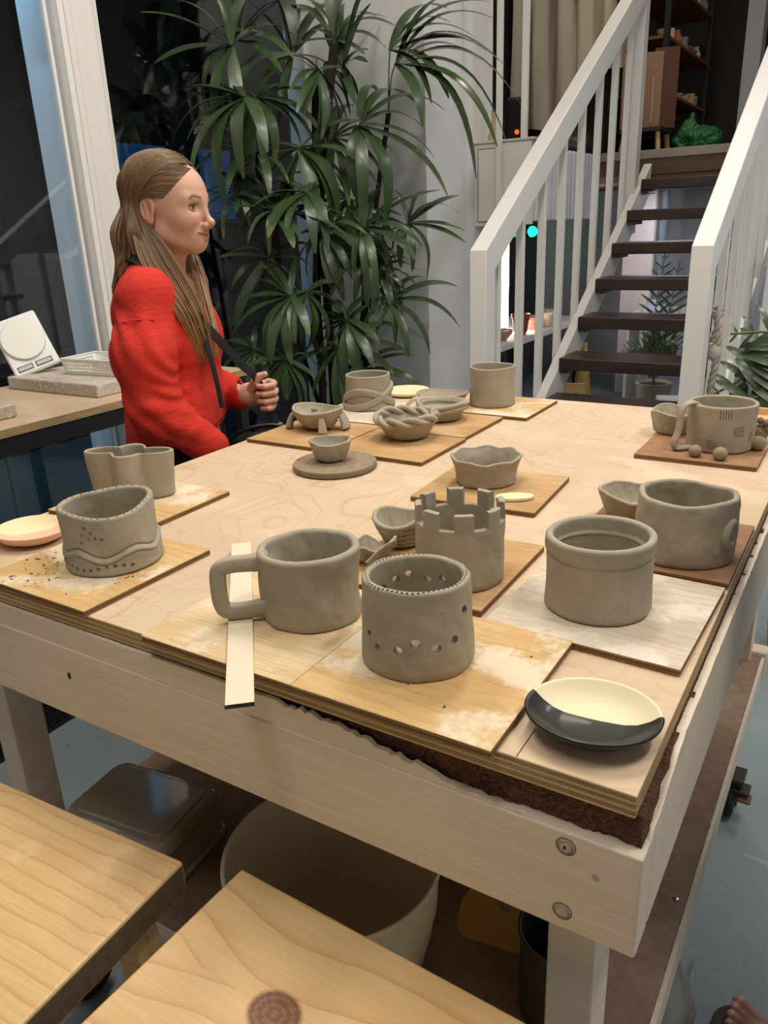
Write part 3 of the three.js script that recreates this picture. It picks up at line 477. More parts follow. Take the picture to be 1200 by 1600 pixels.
// mug with a square handle
{
  const t = pot('square_handled_mug', 'large clay mug with a thick square handle resting on a wooden slat', 'mug', -0.536, -0.672, BT + 0.0005);
  part(t, 'mug_body', vessel({ R: (th, u) => 0.0585 - 0.003 * Math.sin(u * 3.1) + 0.002 * Math.cos(2 * th + 0.6) + 0.0015 * u, H: (th) => 0.09 + 0.002 * Math.cos(th + 0.3), wall: 0.0105, seed: 5, lump: 0.0016 }), M.clay);
  const dx = -0.74, dz = 0.672; // handle points along the front of the table to the left
  const P = (a, y, s = 0) => [dx * a - dz * s * 0 , y, dz * a];
  part(t, 'handle', sweep([P(0.048, 0.0735), P(0.072, 0.0745), P(0.096, 0.074), P(0.1065, 0.0695), P(0.1085, 0.06), P(0.109, 0.043), P(0.108, 0.0265), P(0.1045, 0.018), P(0.094, 0.0145), P(0.072, 0.0142), P(0.05, 0.015)], ring(0.0098, 0.0075, 12, 3), 56, { scale: (u) => 1 + 0.35 * (Math.abs(u - 0.5) * 2) ** 6, up: V(0.672, 0.05, 0.74) }), M.clay);
  part(t, 'handle_seam', sweep([P(0.052, 0.012), P(0.0545, 0.03), P(0.0545, 0.055), P(0.052, 0.073)], ring(0.0075, 0.005, 10), 20, { up: V(0.672, 0.05, 0.74) }), M.clay);
}
// castle cup
{
  const t = pot('castle_cup', 'clay cup cut like a castle tower with square battlements', 'cup', -0.425, -0.85, BT + 0.0005);
  const g = vessel({ R: (th, u) => 0.0585 - 0.0005 * u, H: 0.105, wall: 0.0085, seed: 7, rim: 0.3, nth: 120, nt: 26 });
  const cuts = []; const N = 8; for (let i = 0; i < N; i++) { const a = facing + 0.36 + (i / N) * Math.PI * 2; cuts.push(radial(new THREE.BoxGeometry(0.0205, 0.05, 0.03), a, 0.1075, 0.056)); }
  part(t, 'tower_wall', carve(g, cuts), M.clay);
}
// bowl with pricked sides behind the castle
{
  const t = pot('dimpled_bowl', 'small clay bowl with rows of dimples behind the castle cup', 'bowl', -0.545, -0.91, BT + 0.0005);
  const g = vessel({ R: (th, u) => lerp(0.02, 0.043, Math.pow(u, 0.62)) * (1 + 0.1 * Math.cos(2 * th + 1.9)), H: (th) => 0.047 + 0.006 * Math.cos(2 * th + 0.2), wall: 0.0075, seed: 9, nt: 18 });
  const cuts = []; const r = rng(12); for (let row = 0; row < 4; row++) for (let i = 0; i < 20; i++) { const a = facing - 1.5 + (i / 19) * 3.0 + row * 0.07, y = 0.009 + row * 0.0085, u = y / 0.047; cuts.push(at(new THREE.SphereGeometry(0.0022, 6, 4).scale(1, 0.62, 1), Math.cos(a) * (lerp(0.02, 0.043, Math.pow(u, 0.62)) * (1 + 0.1 * Math.cos(2 * -(-a) + 1.9)) + 0.0005), y + 0.001 * r(), Math.sin(a) * (lerp(0.02, 0.043, Math.pow(u, 0.62)) * (1 + 0.1 * Math.cos(2 * a + 1.9)) + 0.0005))); }
  part(t, 'bowl_body', carve(g, [mergeGeometries(cuts)]), M.clay);
}
// torn scrap bowl
{
  const t = pot('clay_scrap', 'folded scrap of clay between the square-handled mug and the castle cup', 'clay scrap', -0.556, -0.838, BT + 0.0005);
  part(t, 'folded_sheet', vessel({ R: (th, u) => lerp(0.016, 0.031, u) * (1 + 0.2 * Math.cos(2 * th + 0.8)), H: (th) => 0.022 + 0.011 * Math.max(0, Math.cos(th - 0.2)) + 0.007 * Math.cos(3 * th + 1), wall: 0.0045, base: 0.005, seed: 13, lump: 0.002 }), M.clay);
  part(t, 'folded_flap', sweep([[0.012, 0.004, 0.026], [0.02, 0.016, 0.016], [0.03, 0.027, 0.004], [0.036, 0.03, -0.008]], ring(0.013, 0.0028, 12, 3), 20, { scale: (u) => 1 - 0.45 * u }), M.clay);
}
// cup with a thick rim
{
  const t = pot('rimmed_cup', 'plain grey clay cup with a thick collar rim on a white board', 'cup', -0.241, -0.852, BT + 0.0005);
  part(t, 'cup_body', vessel({ R: (th, u) => 0.0625 + 0.0008 * Math.cos(2 * th) - 0.0015 * Math.sin(u * 3) + (u > 0.8 ? 0.0012 * sstep(0.8, 0.84, u) : 0) - 0.0012 * Math.exp(-(((u - 0.79) / 0.02) ** 2)), H: (th) => 0.093 + 0.0015 * Math.cos(th), wall: 0.0095, seed: 15, nt: 60, lump: 0.0008 }), M.clay);
}
// big cup with crescent lug
{
  const t = pot('crescent_cup', 'wide clay cup with a small crescent-moon lug on its side', 'cup', -0.183, -1.052, BT + 0.0005);
  part(t, 'cup_body', vessel({ R: (th, u) => 0.0618 + 0.002 * Math.cos(2 * th + 0.4) + 0.0015 * Math.sin(u * 3), H: (th) => 0.0895 + 0.002 * Math.cos(2 * th - 0.6) - 0.001 * Math.cos(5 * th), wall: 0.0085, seed: 17, lump: 0.0019 }), M.clay);
  const a = facing - 0.74, pts = []; for (let i = 0; i <= 12; i++) { const s = lerp(0.35, 2 * Math.PI - 0.75, i / 12) , du = Math.cos(s) * 0.0125 / 0.062, y = 0.046 + Math.sin(s) * 0.0165; const b = a - du; pts.push([Math.cos(b) * 0.0635, y, Math.sin(b) * 0.0635]); }
  part(t, 'crescent_lug', sweep(pts, ring(0.0052, 0.0052, 10), 40, { scale: (u) => 0.35 + 0.9 * Math.sin(Math.PI * clamp(u, 0.02, 0.98)) }), M.clay);
}
{ const t = pot('wavy_pinch_bowl', 'small pinched clay bowl half hidden behind the crescent cup', 'bowl', -0.287, -1.152, BT + 0.0005); part(t, 'bowl_body', vessel({ R: (th, u) => lerp(0.022, 0.048, Math.pow(u, 0.6)) * (1 + 0.07 * Math.cos(3 * th)), H: (th) => 0.049 + 0.006 * Math.cos(2 * th + 0.9) + 0.003 * Math.cos(3 * th), wall: 0.0065, seed: 19, lump: 0.002 }), M.clay); }
// cup with relief bands
{
  const t = pot('relief_cup', 'clay cup with wavy relief bands, pricked dots and a triangular mouth', 'cup', -0.896, -0.675, BT + 0.0005);
  const wave = (th) => 0.0058 * Math.sin(th * 5 + 0.4), tri = (th, u) => 1 + 0.1 * u * Math.cos(3 * (th - 0.55)) - 0.05 * u * Math.cos(2 * (th - 0.6));
  const H = (th) => 0.0885 + 0.005 * Math.cos(th + 2.2);
  const Rr = (th, u) => { const y = u * 0.088, b = (c, w, h) => h * Math.exp(-(((y - c - wave(th)) / w) ** 2)); return (lerp(0.067, 0.0615, Math.pow(u, 0.7))) * tri(th, u) + b(0.0285, 0.0038, 0.0036) + b(0.0205, 0.003, 0.0022) - b(0.0352, 0.0012, 0.0026) - b(0.0245, 0.0012, 0.0014) + (y < 0.018 + wave(th) ? 0.0016 : 0); };
  const g = vessel({ R: Rr, H, wall: 0.0088, seed: 21, nt: 80, nth: 140, lump: 0.0009 });
  const dents = []; const d = (a, y, s = 0.003) => { const th = facing - a + 0.12, r = Rr(th, y / 0.088) + 0.0004; dents.push(at(new THREE.SphereGeometry(s, 10, 8), Math.cos(th) * r, y, Math.sin(th) * r)); };
  [[-0.12, 0.069], [0.05, 0.063], [-0.22, 0.0585], [-0.02, 0.0545], [0.14, 0.0555], [0.28, 0.0545], [-0.24, 0.048]].forEach((q) => d(...q)); for (let i = 0; i < 12; i++) d(-1.05 + i * 0.17, 0.0125 + wave(facing - 1.05 + i * 0.17) * 0.5, 0.0031);
  const pr = []; for (let i = 0; i < 64; i++) { const a = (i / 64) * Math.PI * 2 + 0.02 * Math.sin(i * 5), r = Rr(a, 1) - 0.0044 + 0.0016 * (i % 2 ? 1 : -1); pr.push(new THREE.CylinderGeometry(0.0016, 0.0012, 0.008, 5).translate(Math.cos(a) * r, H(a) - 0.0004, Math.sin(a) * r)); }
  part(t, 'cup_body', carve(g, [mergeGeometries(dents), mergeGeometries(pr)]), M.clay);
}
// clover cup
{
  const t = pot('clover_cup', 'clay cup whose mouth is pressed into a clover shape', 'cup', -1.1, -0.893, BT + 0.0005);
  const lobe = (th, u) => { const k = lerp(0.72, 1, sstep(0.0, 1, u)); const c = 0.5 + 0.5 * Math.cos(4 * (th + 0.57)); return lerp(1, (0.66 + 0.5 * Math.pow(c, 0.8)) * (1 + 0.2 * Math.cos(2 * (th + 0.57))), k); };
  part(t, 'cup_body', vessel({ R: (th, u) => 0.0565 * lobe(th, u), H: (th) => 0.085 + 0.003 * Math.cos(th - 2), wall: 0.0068, seed: 23, nth: 160, nt: 30, lump: 0.0008 }), M.clay);
}
// shallow wavy bowl
{
  const t = pot('wavy_bowl', 'shallow clay bowl with a pinched wavy edge on its own board', 'bowl', -0.563, -1.232, BT + 0.0005);
  part(t, 'bowl_body', vessel({ R: (th, u) => lerp(0.054, 0.063, u) * (1 + 0.012 * u * Math.cos(7 * th + 1) + 0.025 * u * Math.cos(3 * th + 0.3)) - 0.003 * Math.sin(u * 3.1), H: (th) => 0.0505 + 0.0018 * Math.cos(7 * th + 1.2) + 0.0022 * Math.cos(2 * th + 1), wall: 0.0055, seed: 25, lump: 0.002 }), M.clay);
}
// plaited rim bowl
{
  const t = pot('plaited_bowl', 'round clay bowl with a thick plaited rope rim', 'bowl', -0.85, -1.445, BT + 0.0005);
  part(t, 'bowl_body', vessel({ R: (th, u) => lerp(0.036, 0.064, Math.pow(u, 0.6)), H: 0.042, wall: 0.007, seed: 27, nt: 18, lump: 0.0016 }), M.clay);
  for (let k = 0; k < 2; k++) { const pts = []; for (let i = 0; i < 72; i++) { const a = (i / 72) * Math.PI * 2, ph = a * 5 + k * Math.PI; pts.push([Math.cos(a) * (0.0635 + 0.005 * Math.cos(ph)), 0.0455 + 0.0062 * Math.sin(ph) + 0.003 * Math.sin(a * 2 + 1), Math.sin(a) * (0.0635 + 0.005 * Math.cos(ph))]); } part(t, 'plait_strand', sweep(pts, ring(0.0062, 0.0062, 8), 240, { closed: true }), M.clay); }
  for (let i = 0; i < 7; i++) { const a = -1 + i * 0.32; part(t, 'clay_bead', at(new THREE.SphereGeometry(0.0062, 12, 10).scale(1, 0.9, 1), Math.cos(a) * 0.064, 0.052 + 0.002 * Math.sin(i * 3), Math.sin(a) * 0.064), M.clay); }
}
// small bowl on a round bat
{
  const t = thing('round_bat', 'round grey throwing bat with a notched edge under a small bowl', 'bat', [-0.882, TOP, -1.212]);
  const g = lathe([[0.0005, 0.0005], [0.081, 0.0005], [0.0835, 0.003], [0.084, 0.0105], [0.082, 0.013], [0.0005, 0.0135]], 96);
  part(t, 'disc', carve(g, [at(new THREE.BoxGeometry(0.02, 0.04, 0.005), -0.082, 0.01, 0.026, 0.5)]), std({ map: TX.plaster, color: 0xbfb29e, roughness: 0.9, bumpMap: TX.fineBump, bumpScale: 0.001 }));
  const b = pot('pinch_bowl', 'small round clay bowl standing on the round bat', 'bowl', -0.893, -1.216, TOP + 0.014);
  part(b, 'bowl_body', vessel({ R: (th, u) => lerp(0.024, 0.0425, Math.pow(u, 0.55)) * (1 + 0.03 * Math.cos(5 * th) + 0.02 * Math.cos(3 * th + 1)), H: (th) => 0.0425 + 0.0025 * Math.cos(2 * th + 1), wall: 0.0055, seed: 29, lump: 0.0016 }), M.clay);
}
// footed bowl
{
  const t = pot('footed_bowl', 'clay bowl standing on drooping leaf-shaped feet', 'bowl', -1.082, -1.43, BT + 0.0005);
  part(t, 'bowl_body', vessel({ R: (th, u) => lerp(0.026, 0.06, Math.pow(u, 0.5)) * (1 + 0.12 * Math.cos(2 * th - 0.6)), H: (th) => 0.046 + 0.004 * Math.cos(2 * th), wall: 0.0065, seed: 31, lump: 0.0024 }).translate(0, 0.004, 0), M.clay);
  for (const [a, s, r] of [[facing + 1.75, 1.1, 0.052], [facing - 0.25, 0.85, 0.05], [facing - 1.25, 1.15, 0.05], [facing - 1.55, 1.0, 0.05], [facing + 2.9, 1, 0.048]]) { const c = Math.cos(a), q = Math.sin(a); part(t, 'foot', sweep([[c * r, 0.037, q * r], [c * (r + 0.008), 0.034, q * (r + 0.008)], [c * (r + 0.015), 0.02, q * (r + 0.015)], [c * (r + 0.019), 0.0035, q * (r + 0.019)]], ring(0.0105, 0.006, 12, 2.4), 20, { scale: (u) => (0.72 + 0.5 * u) * s, up: V(c, 0.6, q).normalize() }), M.clay); }
}
// banded cup
{
  const t = pot('banded_cup', 'clay cup wrapped with two crossing raised clay bands', 'cup', -1.098, -1.675, BT + 0.0005);
  part(t, 'cup_body', vessel({ R: (th, u) => lerp(0.0635, 0.057, Math.pow(u, 0.6)), H: 0.086, wall: 0.006, seed: 33, lump: 0.0006 }), M.clay);
  const band = (f, n = 40) => { const pts = []; for (let i = 0; i <= n; i++) { const a = facing - 1.9 + (i / n) * 3.8, y = f((i / n) * 3.8 - 1.9), r = lerp(0.0635, 0.057, Math.pow(clamp(y / 0.086, 0, 1), 0.6)) + 0.002; pts.push([Math.cos(a) * r, y, Math.sin(a) * r]); } part(t, 'raised_band', sweep(pts, ring(0.0088, 0.0046, 12, 2.6), 120, { up: (u, p) => V(p.x, 0, p.z).normalize() }), M.clay); };
  band((a) => 0.029 + 0.021 * Math.cos((a - 0.25) * 1.55)); band((a) => 0.031 - 0.024 * Math.sin((a + 0.55) * 1.1));
}
// ribbed bowls at the far edge
{
  const t = pot('ribbed_bowl', 'low clay bowl with a double rolled rim in front of a leaf dish', 'bowl', -0.857, -1.625, BT + 0.0005);
  part(t, 'bowl_body', vessel({ R: (th, u) => lerp(0.036, 0.058, Math.pow(u, 0.5)) + 0.002 * Math.sin(u * 12), H: (th) => 0.041 + 0.002 * Math.cos(2 * th), wall: 0.006, seed: 35, lump: 0.0012 }), M.clay);
  for (const [y, r] of [[0.039, 0.0575], [0.0285, 0.0565]]) { const pts = []; for (let i = 0; i < 36; i++) { const a = (i / 36) * Math.PI * 2; pts.push([Math.cos(a) * r, y + 0.003 * Math.cos(2 * a) + 0.0015 * Math.sin(3 * a), Math.sin(a) * r]); } part(t, 'rolled_band', sweep(pts, ring(0.0058, 0.0055, 8), 120, { closed: true }), M.clay); }
  const u = pot('leaf_dish', 'leaf-shaped clay dish with a drooping tip behind the ribbed bowl', 'dish', -0.925, -1.757, TOP + 0.0005);
  part(u, 'dish_body', vessel({ R: (th, q) => lerp(0.034, 0.06, q) * (1 + 0.12 * Math.cos(2 * th + 0.6)), H: (th) => 0.043 + 0.003 * Math.cos(2 * th), wall: 0.0065, seed: 37, lump: 0.0016 }), M.clay);
  part(u, 'leaf_tip', sweep([[-0.03, 0.037, 0.045], [-0.048, 0.034, 0.062], [-0.06, 0.022, 0.074], [-0.066, 0.01, 0.08]], ring(0.02, 0.004, 12), 18, { scale: (q) => 1 - 0.55 * q, up: V(0, 1, 0) }), M.clay);
}
{ const t = pot('cream_disc', 'flat cream bisque disc lying behind the banded cup', 'disc', -1.105, -1.885, TOP + 0.0005); part(t, 'plate', lathe([[0.0005, 0], [0.05, 0], [0.064, 0.006], [0.066, 0.011], [0.062, 0.014], [0.0005, 0.0145]], 48), M.cream); }
// plain straight cup
{ const t = pot('straight_cup', 'plain straight clay cup standing nearest to the stairs', 'cup', -0.815, -1.82, BT + 0.0005); part(t, 'cup_body', vessel({ R: (th, u) => 0.0575 - 0.001 * Math.sin(u * 3) + 0.0005 * Math.cos(3 * th), H: (th) => 0.0985 + 0.0012 * Math.cos(2 * th), wall: 0.0052, seed: 39, lump: 0.0005 }), M.clay); }
// cup with tall ribbon handle
{
  const t = pot('ribbon_handled_cup', 'clay cup with scratched hatch marks and a tall ribbon handle', 'cup', -0.236, -1.628, BT + 0.0005);
  const Rr = (th, u) => lerp(0.0615, 0.0645, u); const g = vessel({ R: Rr, H: (th) => 0.092, wall: 0.0075, seed: 41, nt: 40, nth: 120, lump: 0.0006 });
  const cuts = []; const groove = (a0, y0, a1, y1) => { const n = 3; for (let i = 0; i < n; i++) { const f = (i + 0.5) / n, a = facing + lerp(a0, a1, f), y = lerp(y0, y1, f), L = Math.hypot((a1 - a0) * 0.063, y1 - y0) / n + 0.0004, ang = Math.atan2(y1 - y0, -(a1 - a0) * 0.063); cuts.push(radial(new THREE.BoxGeometry(L, 0.0014, 0.0036).rotateZ(Math.PI - ang), a, y, Rr(0, y / 0.092) + 0.0002)); } };
  for (let i = 0; i < 5; i++) { groove(0.42 - i * 0.075, 0.0865, 0.42 - i * 0.075, 0.069); groove(0.0, 0.053 - i * 0.0042, -0.34, 0.053 - i * 0.0042); if (i < 4) groove(0.78, 0.028 - i * 0.0045, 0.45, 0.02 - i * 0.0045); if (i < 3) groove(-0.62 - i * 0.06, 0.041, -0.6 - i * 0.06, 0.022); }
  part(t, 'cup_body', carve(g, [mergeGeometries(cuts)]), M.clay);
  const c = -0.74, s = 0.67, P = (a, y) => [c * a, y, s * a];
  part(t, 'ribbon_handle', sweep([P(0.05, 0.086), P(0.064, 0.094), P(0.082, 0.0905), P(0.089, 0.078), P(0.09, 0.055), P(0.093, 0.034), P(0.099, 0.018), P(0.097, 0.006), P(0.078, 0.004), P(0.05, 0.005)], ring(0.0036, 0.0098, 12, 3), 60, { up: V(0.67, 0, 0.74), twist: () => 0 }), M.clay);
}
{ const t = pot('small_wavy_bowl', 'small clay bowl with a wavy edge behind the tall ribbon handle', 'bowl', -0.345, -1.712, BT + 0.0005 - 0.0); part(t, 'bowl_body', vessel({ R: (th, u) => lerp(0.036, 0.049, u) * (1 + 0.05 * u * Math.cos(3 * th + 1)), H: (th) => 0.048 + 0.004 * Math.cos(3 * th), wall: 0.0055, seed: 43, lump: 0.002 }), M.clay); }
const ballGeo = (k) => { const g = new THREE.IcosahedronGeometry(1, 12), p = g.attributes.position; for (let i = 0; i < p.count; i++) { const q = V().fromBufferAttribute(p, i), s = 1 + 0.05 * noise3(q.x * 1.6 + k * 9, q.y * 1.6, q.z * 1.6); p.setXYZ(i, q.x * s, Math.max(-0.9, q.y * s * 0.95), q.z * s); } const m = mergeVertices(clean(g).deleteAttribute('normal').deleteAttribute('uv')); m.computeVertexNormals(); m.setAttribute('uv', new THREE.Float32BufferAttribute(Array.from({ length: m.attributes.position.count * 2 }, (_, i) => (i % 2 ? m.attributes.position.getY(i >> 1) : m.attributes.position.getX(i >> 1)) * 0.02), 2)); return m; };
[[-0.2635, -1.538, 0.0125, 'left one of the two clay balls in front of the ribbon-handled cup'], [-0.218, -1.533, 0.0135, 'right one of the two clay balls in front of the ribbon-handled cup'], [-0.166, -1.63, 0.0155, 'larger clay ball to the right of the ribbon-handled cup']].forEach(([x, z, r, label], k) => { const t = thing('clay_ball', label, 'clay ball', [x, BT + r * 0.9, z], 0, 'clay balls on the brown board'); part(t, 'ball', ballGeo(k).scale(r, r, r), M.clayDark); });
{ const t = pot('clay_figure', 'tiny stacked clay figure peeping out behind the ribbon-handled cup', 'clay figure', -0.172, -1.69, BT + 0.0005); part(t, 'body', at(new THREE.SphereGeometry(0.017, 20, 14).scale(1, 1.1, 1), 0, 0.0185, 0), M.clayDark); for (const [x, y, r] of [[0.012, 0.042, 0.008], [0.014, 0.03, 0.007], [0, 0.046, 0.007]]) part(t, 'lump', at(new THREE.SphereGeometry(r, 14, 10), x, y, 0.006), M.clayDark); }
// light wooden tray at the far right corner
{ const t = thing('wooden_tray', 'pale wooden tray at the far right corner of the table', 'tray', [-0.165, TOP, -1.86]); part(t, 'base', slab(-0.05, 0.05, 0.0005, 0.012, -0.07, 0.07, 0.002), M.pineLeg); for (const s of [-1, 1]) { part(t, 'side', slab(s * 0.05 - 0.004, s * 0.05 + 0.004, 0.0005, 0.028, -0.074, 0.074, 0.002), M.pineLeg); part(t, 'side', slab(-0.046, 0.046, 0.0005, 0.028, s * 0.07 - 0.004, s * 0.07 + 0.004, 0.002), M.pineLeg); } }
// plates
function plateGeo(prof, seg = 80) { return lathe(prof, seg); }
{
  const t = thing('dipped_plate', 'oval cream saucer with its near half dipped in glossy black glaze', 'plate', [-0.171, TOP + 0.0005, -0.6135], 0);
  const prof = [[0.0005, 0], [0.03, 0], [0.036, 0.002], [0.05, 0.0085], [0.06, 0.016], [0.0645, 0.0205], [0.0652, 0.023], [0.0632, 0.0245], [0.0605, 0.0232], [0.053, 0.017], [0.042, 0.011], [0.03, 0.0085], [0.0005, 0.0078]];
  const full = lathe(prof, 120).scale(0.96, 1, 0.83); full.rotateY(0.25);
  const cutter = new THREE.BoxGeometry(0.2, 0.1, 0.1, 24, 1, 1); { const p = cutter.attributes.position; for (let i = 0; i < p.count; i++) if (p.getZ(i) < 0) p.setZ(i, p.getZ(i) + 0.004 * Math.cos(p.getX(i) * 26)); cutter.computeVertexNormals(); }
  at(cutter, 0.0, 0.01, 0.0395, 0.1);
  const A = new Brush(full), B = new Brush(cutter); A.updateMatrixWorld(); B.updateMatrixWorld();
  const near = clean(ev.evaluate(A, B, 3).geometry), far = clean(ev.evaluate(A, B, SUBTRACTION).geometry);
  part(t, 'cream_half', far, phys({ color: 0xe8dab4, roughness: 0.5 }), 'unglazed cream half');
  part(t, 'black_half', near, phys({ color: 0x0a0a0b, roughness: 0.5, clearcoat: 0.2, clearcoatRoughness: 0.15 }), 'glossy black glazed half');
}
{
  const t = thing('peach_plate', 'small peach and yellow saucer at the left edge of the table', 'plate', [-1.1, TOP + 0.0005, -0.682]);
  const prof = [[0.0005, 0], [0.034, 0], [0.052, 0.008], [0.0605, 0.018], [0.061, 0.0205], [0.059, 0.0215], [0.05, 0.0125], [0.034, 0.006], [0.0005, 0.005]];
  const full = lathe(prof, 96).scale(1, 1, 0.92), cut = at(new THREE.BoxGeometry(0.2, 0.1, 0.1), 0.055, 0.01, -0.025, 1.0);
  const A = new Brush(full), B = new Brush(cut); A.updateMatrixWorld(); B.updateMatrixWorld();
  part(t, 'yellow_half', clean(ev.evaluate(A, B, SUBTRACTION).geometry), std({ color: 0xf3dcae, roughness: 0.6 }));
  part(t, 'peach_half', clean(ev.evaluate(A, B, 3).geometry), std({ color: 0xeec0a0, roughness: 0.6 }));
}
// small cream slab piece near the wavy bowl
{ const s = new THREE.Shape(); s.absellipse(0, 0, 0.031, 0.0155, 0, Math.PI * 2); const t = thing('cream_chip', 'flat pale cream oval chip lying in front of the wavy bowl', 'clay chip', [-0.478, BT + 0.0005, -1.163], 0.55); part(t, 'chip', at(new THREE.ExtrudeGeometry(s, { depth: 0.003, bevelEnabled: true, bevelSize: 0.0015, bevelThickness: 0.0015, bevelSegments: 2, curveSegments: 32 }), 0, 0.0015, 0, 0, -Math.PI / 2), M.cream); }
// wooden stick under the mug handle
{
  const t = thing('wooden_stick', 'thin pale flat wooden stick sticking out over the table edge under the mug', 'stick', [-0.621, BT + 0.0006, -0.636], Math.atan2(0.284, 0.325));
  part(t, 'strip', slab(-0.0145, 0.0145, 0, 0.004, -0.214, 0.214, 0.0008), std({ color: 0xe4d7bc, roughness: 0.6, bumpMap: TX.brushV, bumpScale: 0.0004 }));
  part(t, 'dark_end', slab(-0.0146, 0.0146, -0.0001, 0.0041, 0.2142, 0.2152, 0), std({ color: 0x2b2b2e, roughness: 0.7 }));
}
// crumbs of clay by the relief cup
{ const r = rng(77), l = []; for (let i = 0; i < 90; i++) { const a = r() * 6.28, d = 0.02 + r() * 0.09, s = 0.0006 + r() * r() * 0.0022; const x = -0.93 + Math.cos(a) * d, z = -0.625 + Math.sin(a) * d * 0.8; if (Math.hypot(x + 0.896, z + 0.675) < 0.075 || z > -0.545 || x < -1.018) continue; l.push(at(new THREE.TetrahedronGeometry(s, 1).scale(1 + r() * 3, 0.6, 1), x, BT + s * 0.4, z, r() * 6)); } for (let i = 0; i < 8; i++) { const s = 0.0005 + r() * 0.0012; l.push(at(new THREE.TetrahedronGeometry(s, 1), -0.44 + r() * 0.19, BT + 0.0008 + s * 0.4, -0.545 - r() * 0.19, r() * 6)); } const m = single('clay_crumbs', 'scattered crumbs of dry clay on the two front ware boards', 'crumbs', merge(l), M.clayDark); m.userData.kind = 'stuff'; }
// ---------------------------------------------------------------- stools in front of the table
function stool(x0, x1, z0, z1, kind, label, turn, th) {
  const cx = (x0 + x1) / 2, cz = (z0 + z1) / 2, w = x1 - x0, d = z1 - z0, S = 0.71;
  const t = thing('pine_stool', label, 'stool', [cx, 0, cz], turn, 'pine stools pulled up to the table');
  const top = slab(-w / 2, w / 2, S - th, S, -d / 2, d / 2, 0.004, kind ? [0.285, 0.327] : [0.32, 0.21]);
  const s = part(t, 'seat', top, M.pine[kind]);
  for (const q of [-1, 1]) part(s, 'end_grain', slab(q > 0 ? w / 2 - 0.0006 : -w / 2 - 0.0006, q > 0 ? w / 2 + 0.0006 : -w / 2 + 0.0006, S - th + 0.004, S - 0.004, -d / 2 + 0.004, d / 2 - 0.004, 0), M.pineEnd);
  for (const a of [-1, 1]) for (const b of [-1, 1]) part(t, 'leg', bar([a * (w / 2 - 0.05), S - th, b * (d / 2 - 0.05)], [a * (w / 2 - 0.02), 0, b * (d / 2 - 0.025)], 0.038, 0.038, 0.003), M.pineLeg);
  for (const a of [-1, 1]) part(t, 'stretcher', bar([a * (w / 2 - 0.035), 0.3, -(d / 2 - 0.04)], [a * (w / 2 - 0.035), 0.3, d / 2 - 0.04], 0.03, 0.022), M.pineLeg);
  part(t, 'stretcher', bar([-(w / 2 - 0.04), 0.24, d / 2 - 0.038], [w / 2 - 0.04, 0.24, d / 2 - 0.038], 0.022, 0.03), M.pineLeg);
  part(t, 'stretcher', bar([-(w / 2 - 0.04), 0.24, -d / 2 + 0.038], [w / 2 - 0.04, 0.24, -d / 2 + 0.038], 0.022, 0.03), M.pineLeg);
  return t;
}
stool(-1.0, -0.597, -0.468, -0.11, 0, 'left pine stool whose dark end grain faces the other stool', 0.06, 0.044);
stool(-0.546, -0.13, -0.5, -0.13, 1, 'pine stool with a large round knot, right of the two', -0.03, 0.044);
// ---------------------------------------------------------------- things on the lower shelf
const SH = 0.39;
{
  const t = thing('metal_tin', 'glossy brown-grey tin box with a rounded lid on the lower shelf', 'tin', [-0.972, SH + 0.0005, -0.7], 0.13);
  const m = phys({ color: 0xb0a28e, roughness: 0.1, clearcoat: 0.7, clearcoatRoughness: 0.06 });
  const rr = (w, d, r) => { const s = new THREE.Shape(); s.moveTo(-w + r, -d); s.lineTo(w - r, -d); s.quadraticCurveTo(w, -d, w, -d + r); s.lineTo(w, d - r); s.quadraticCurveTo(w, d, w - r, d); s.lineTo(-w + r, d); s.quadraticCurveTo(-w, d, -w, d - r); s.lineTo(-w, -d + r); s.quadraticCurveTo(-w, -d, -w + r, -d); return s; };
  const ex = (w, d, r, y0, y1, bev) => new THREE.ExtrudeGeometry(rr(w - bev, d - bev, r), { depth: y1 - y0 - 2 * bev, bevelEnabled: true, bevelSize: bev, bevelThickness: bev, bevelSegments: 4, curveSegments: 10 }).rotateX(-Math.PI / 2).translate(0, y0 + bev, 0);
  part(t, 'base', ex(0.118, 0.084, 0.025, 0, 0.012, 0.004), m); part(t, 'body', ex(0.111, 0.077, 0.024, 0.012, 0.062, 0.003), m);
  const lid = part(t, 'lid', ex(0.115, 0.081, 0.026, 0.064, 0.094, 0.01), m); part(lid, 'raised_panel', ex(0.098, 0.064, 0.022, 0.091, 0.0975, 0.003), m);
}
{
  const t = thing('large_basin', 'wide cream plastic basin standing on the lower shelf', 'basin', [-0.555, SH + 0.0005, -0.695]);
  part(t, 'bowl', lathe([[0.001, 0], [0.125, 0], [0.132, 0.006], [0.14, 0.05], [0.143, 0.055], [0.146, 0.09], [0.15, 0.095], [0.154, 0.165], [0.158, 0.17], [0.158, 0.178], [0.1545, 0.181], [0.151, 0.176], [0.146, 0.1], [0.13, 0.02], [0.115, 0.008], [0.001, 0.006]], 96), M.creamPlastic);
}
{ const t = thing('clay_bucket', 'reddish plastic bucket behind the basin on the lower shelf', 'bucket', [-0.735, SH + 0.0005, -0.93]); part(t, 'pail', lathe([[0.001, 0], [0.075, 0], [0.08, 0.004], [0.092, 0.15], [0.096, 0.152], [0.096, 0.16], [0.091, 0.161], [0.078, 0.01], [0.001, 0.008]], 64), std({ color: 0xb38f6a, roughness: 0.55 })); }
{ const t = thing('cream_bucket', 'tall cream bucket right of the basin on the lower shelf', 'bucket', [-0.512, SH + 0.0005, -0.985]); part(t, 'pail', lathe([[0.001, 0], [0.098, 0], [0.103, 0.006], [0.115, 0.21], [0.12, 0.212], [0.12, 0.222], [0.114, 0.224], [0.1, 0.012], [0.001, 0.01]], 64), M.creamPlastic); }
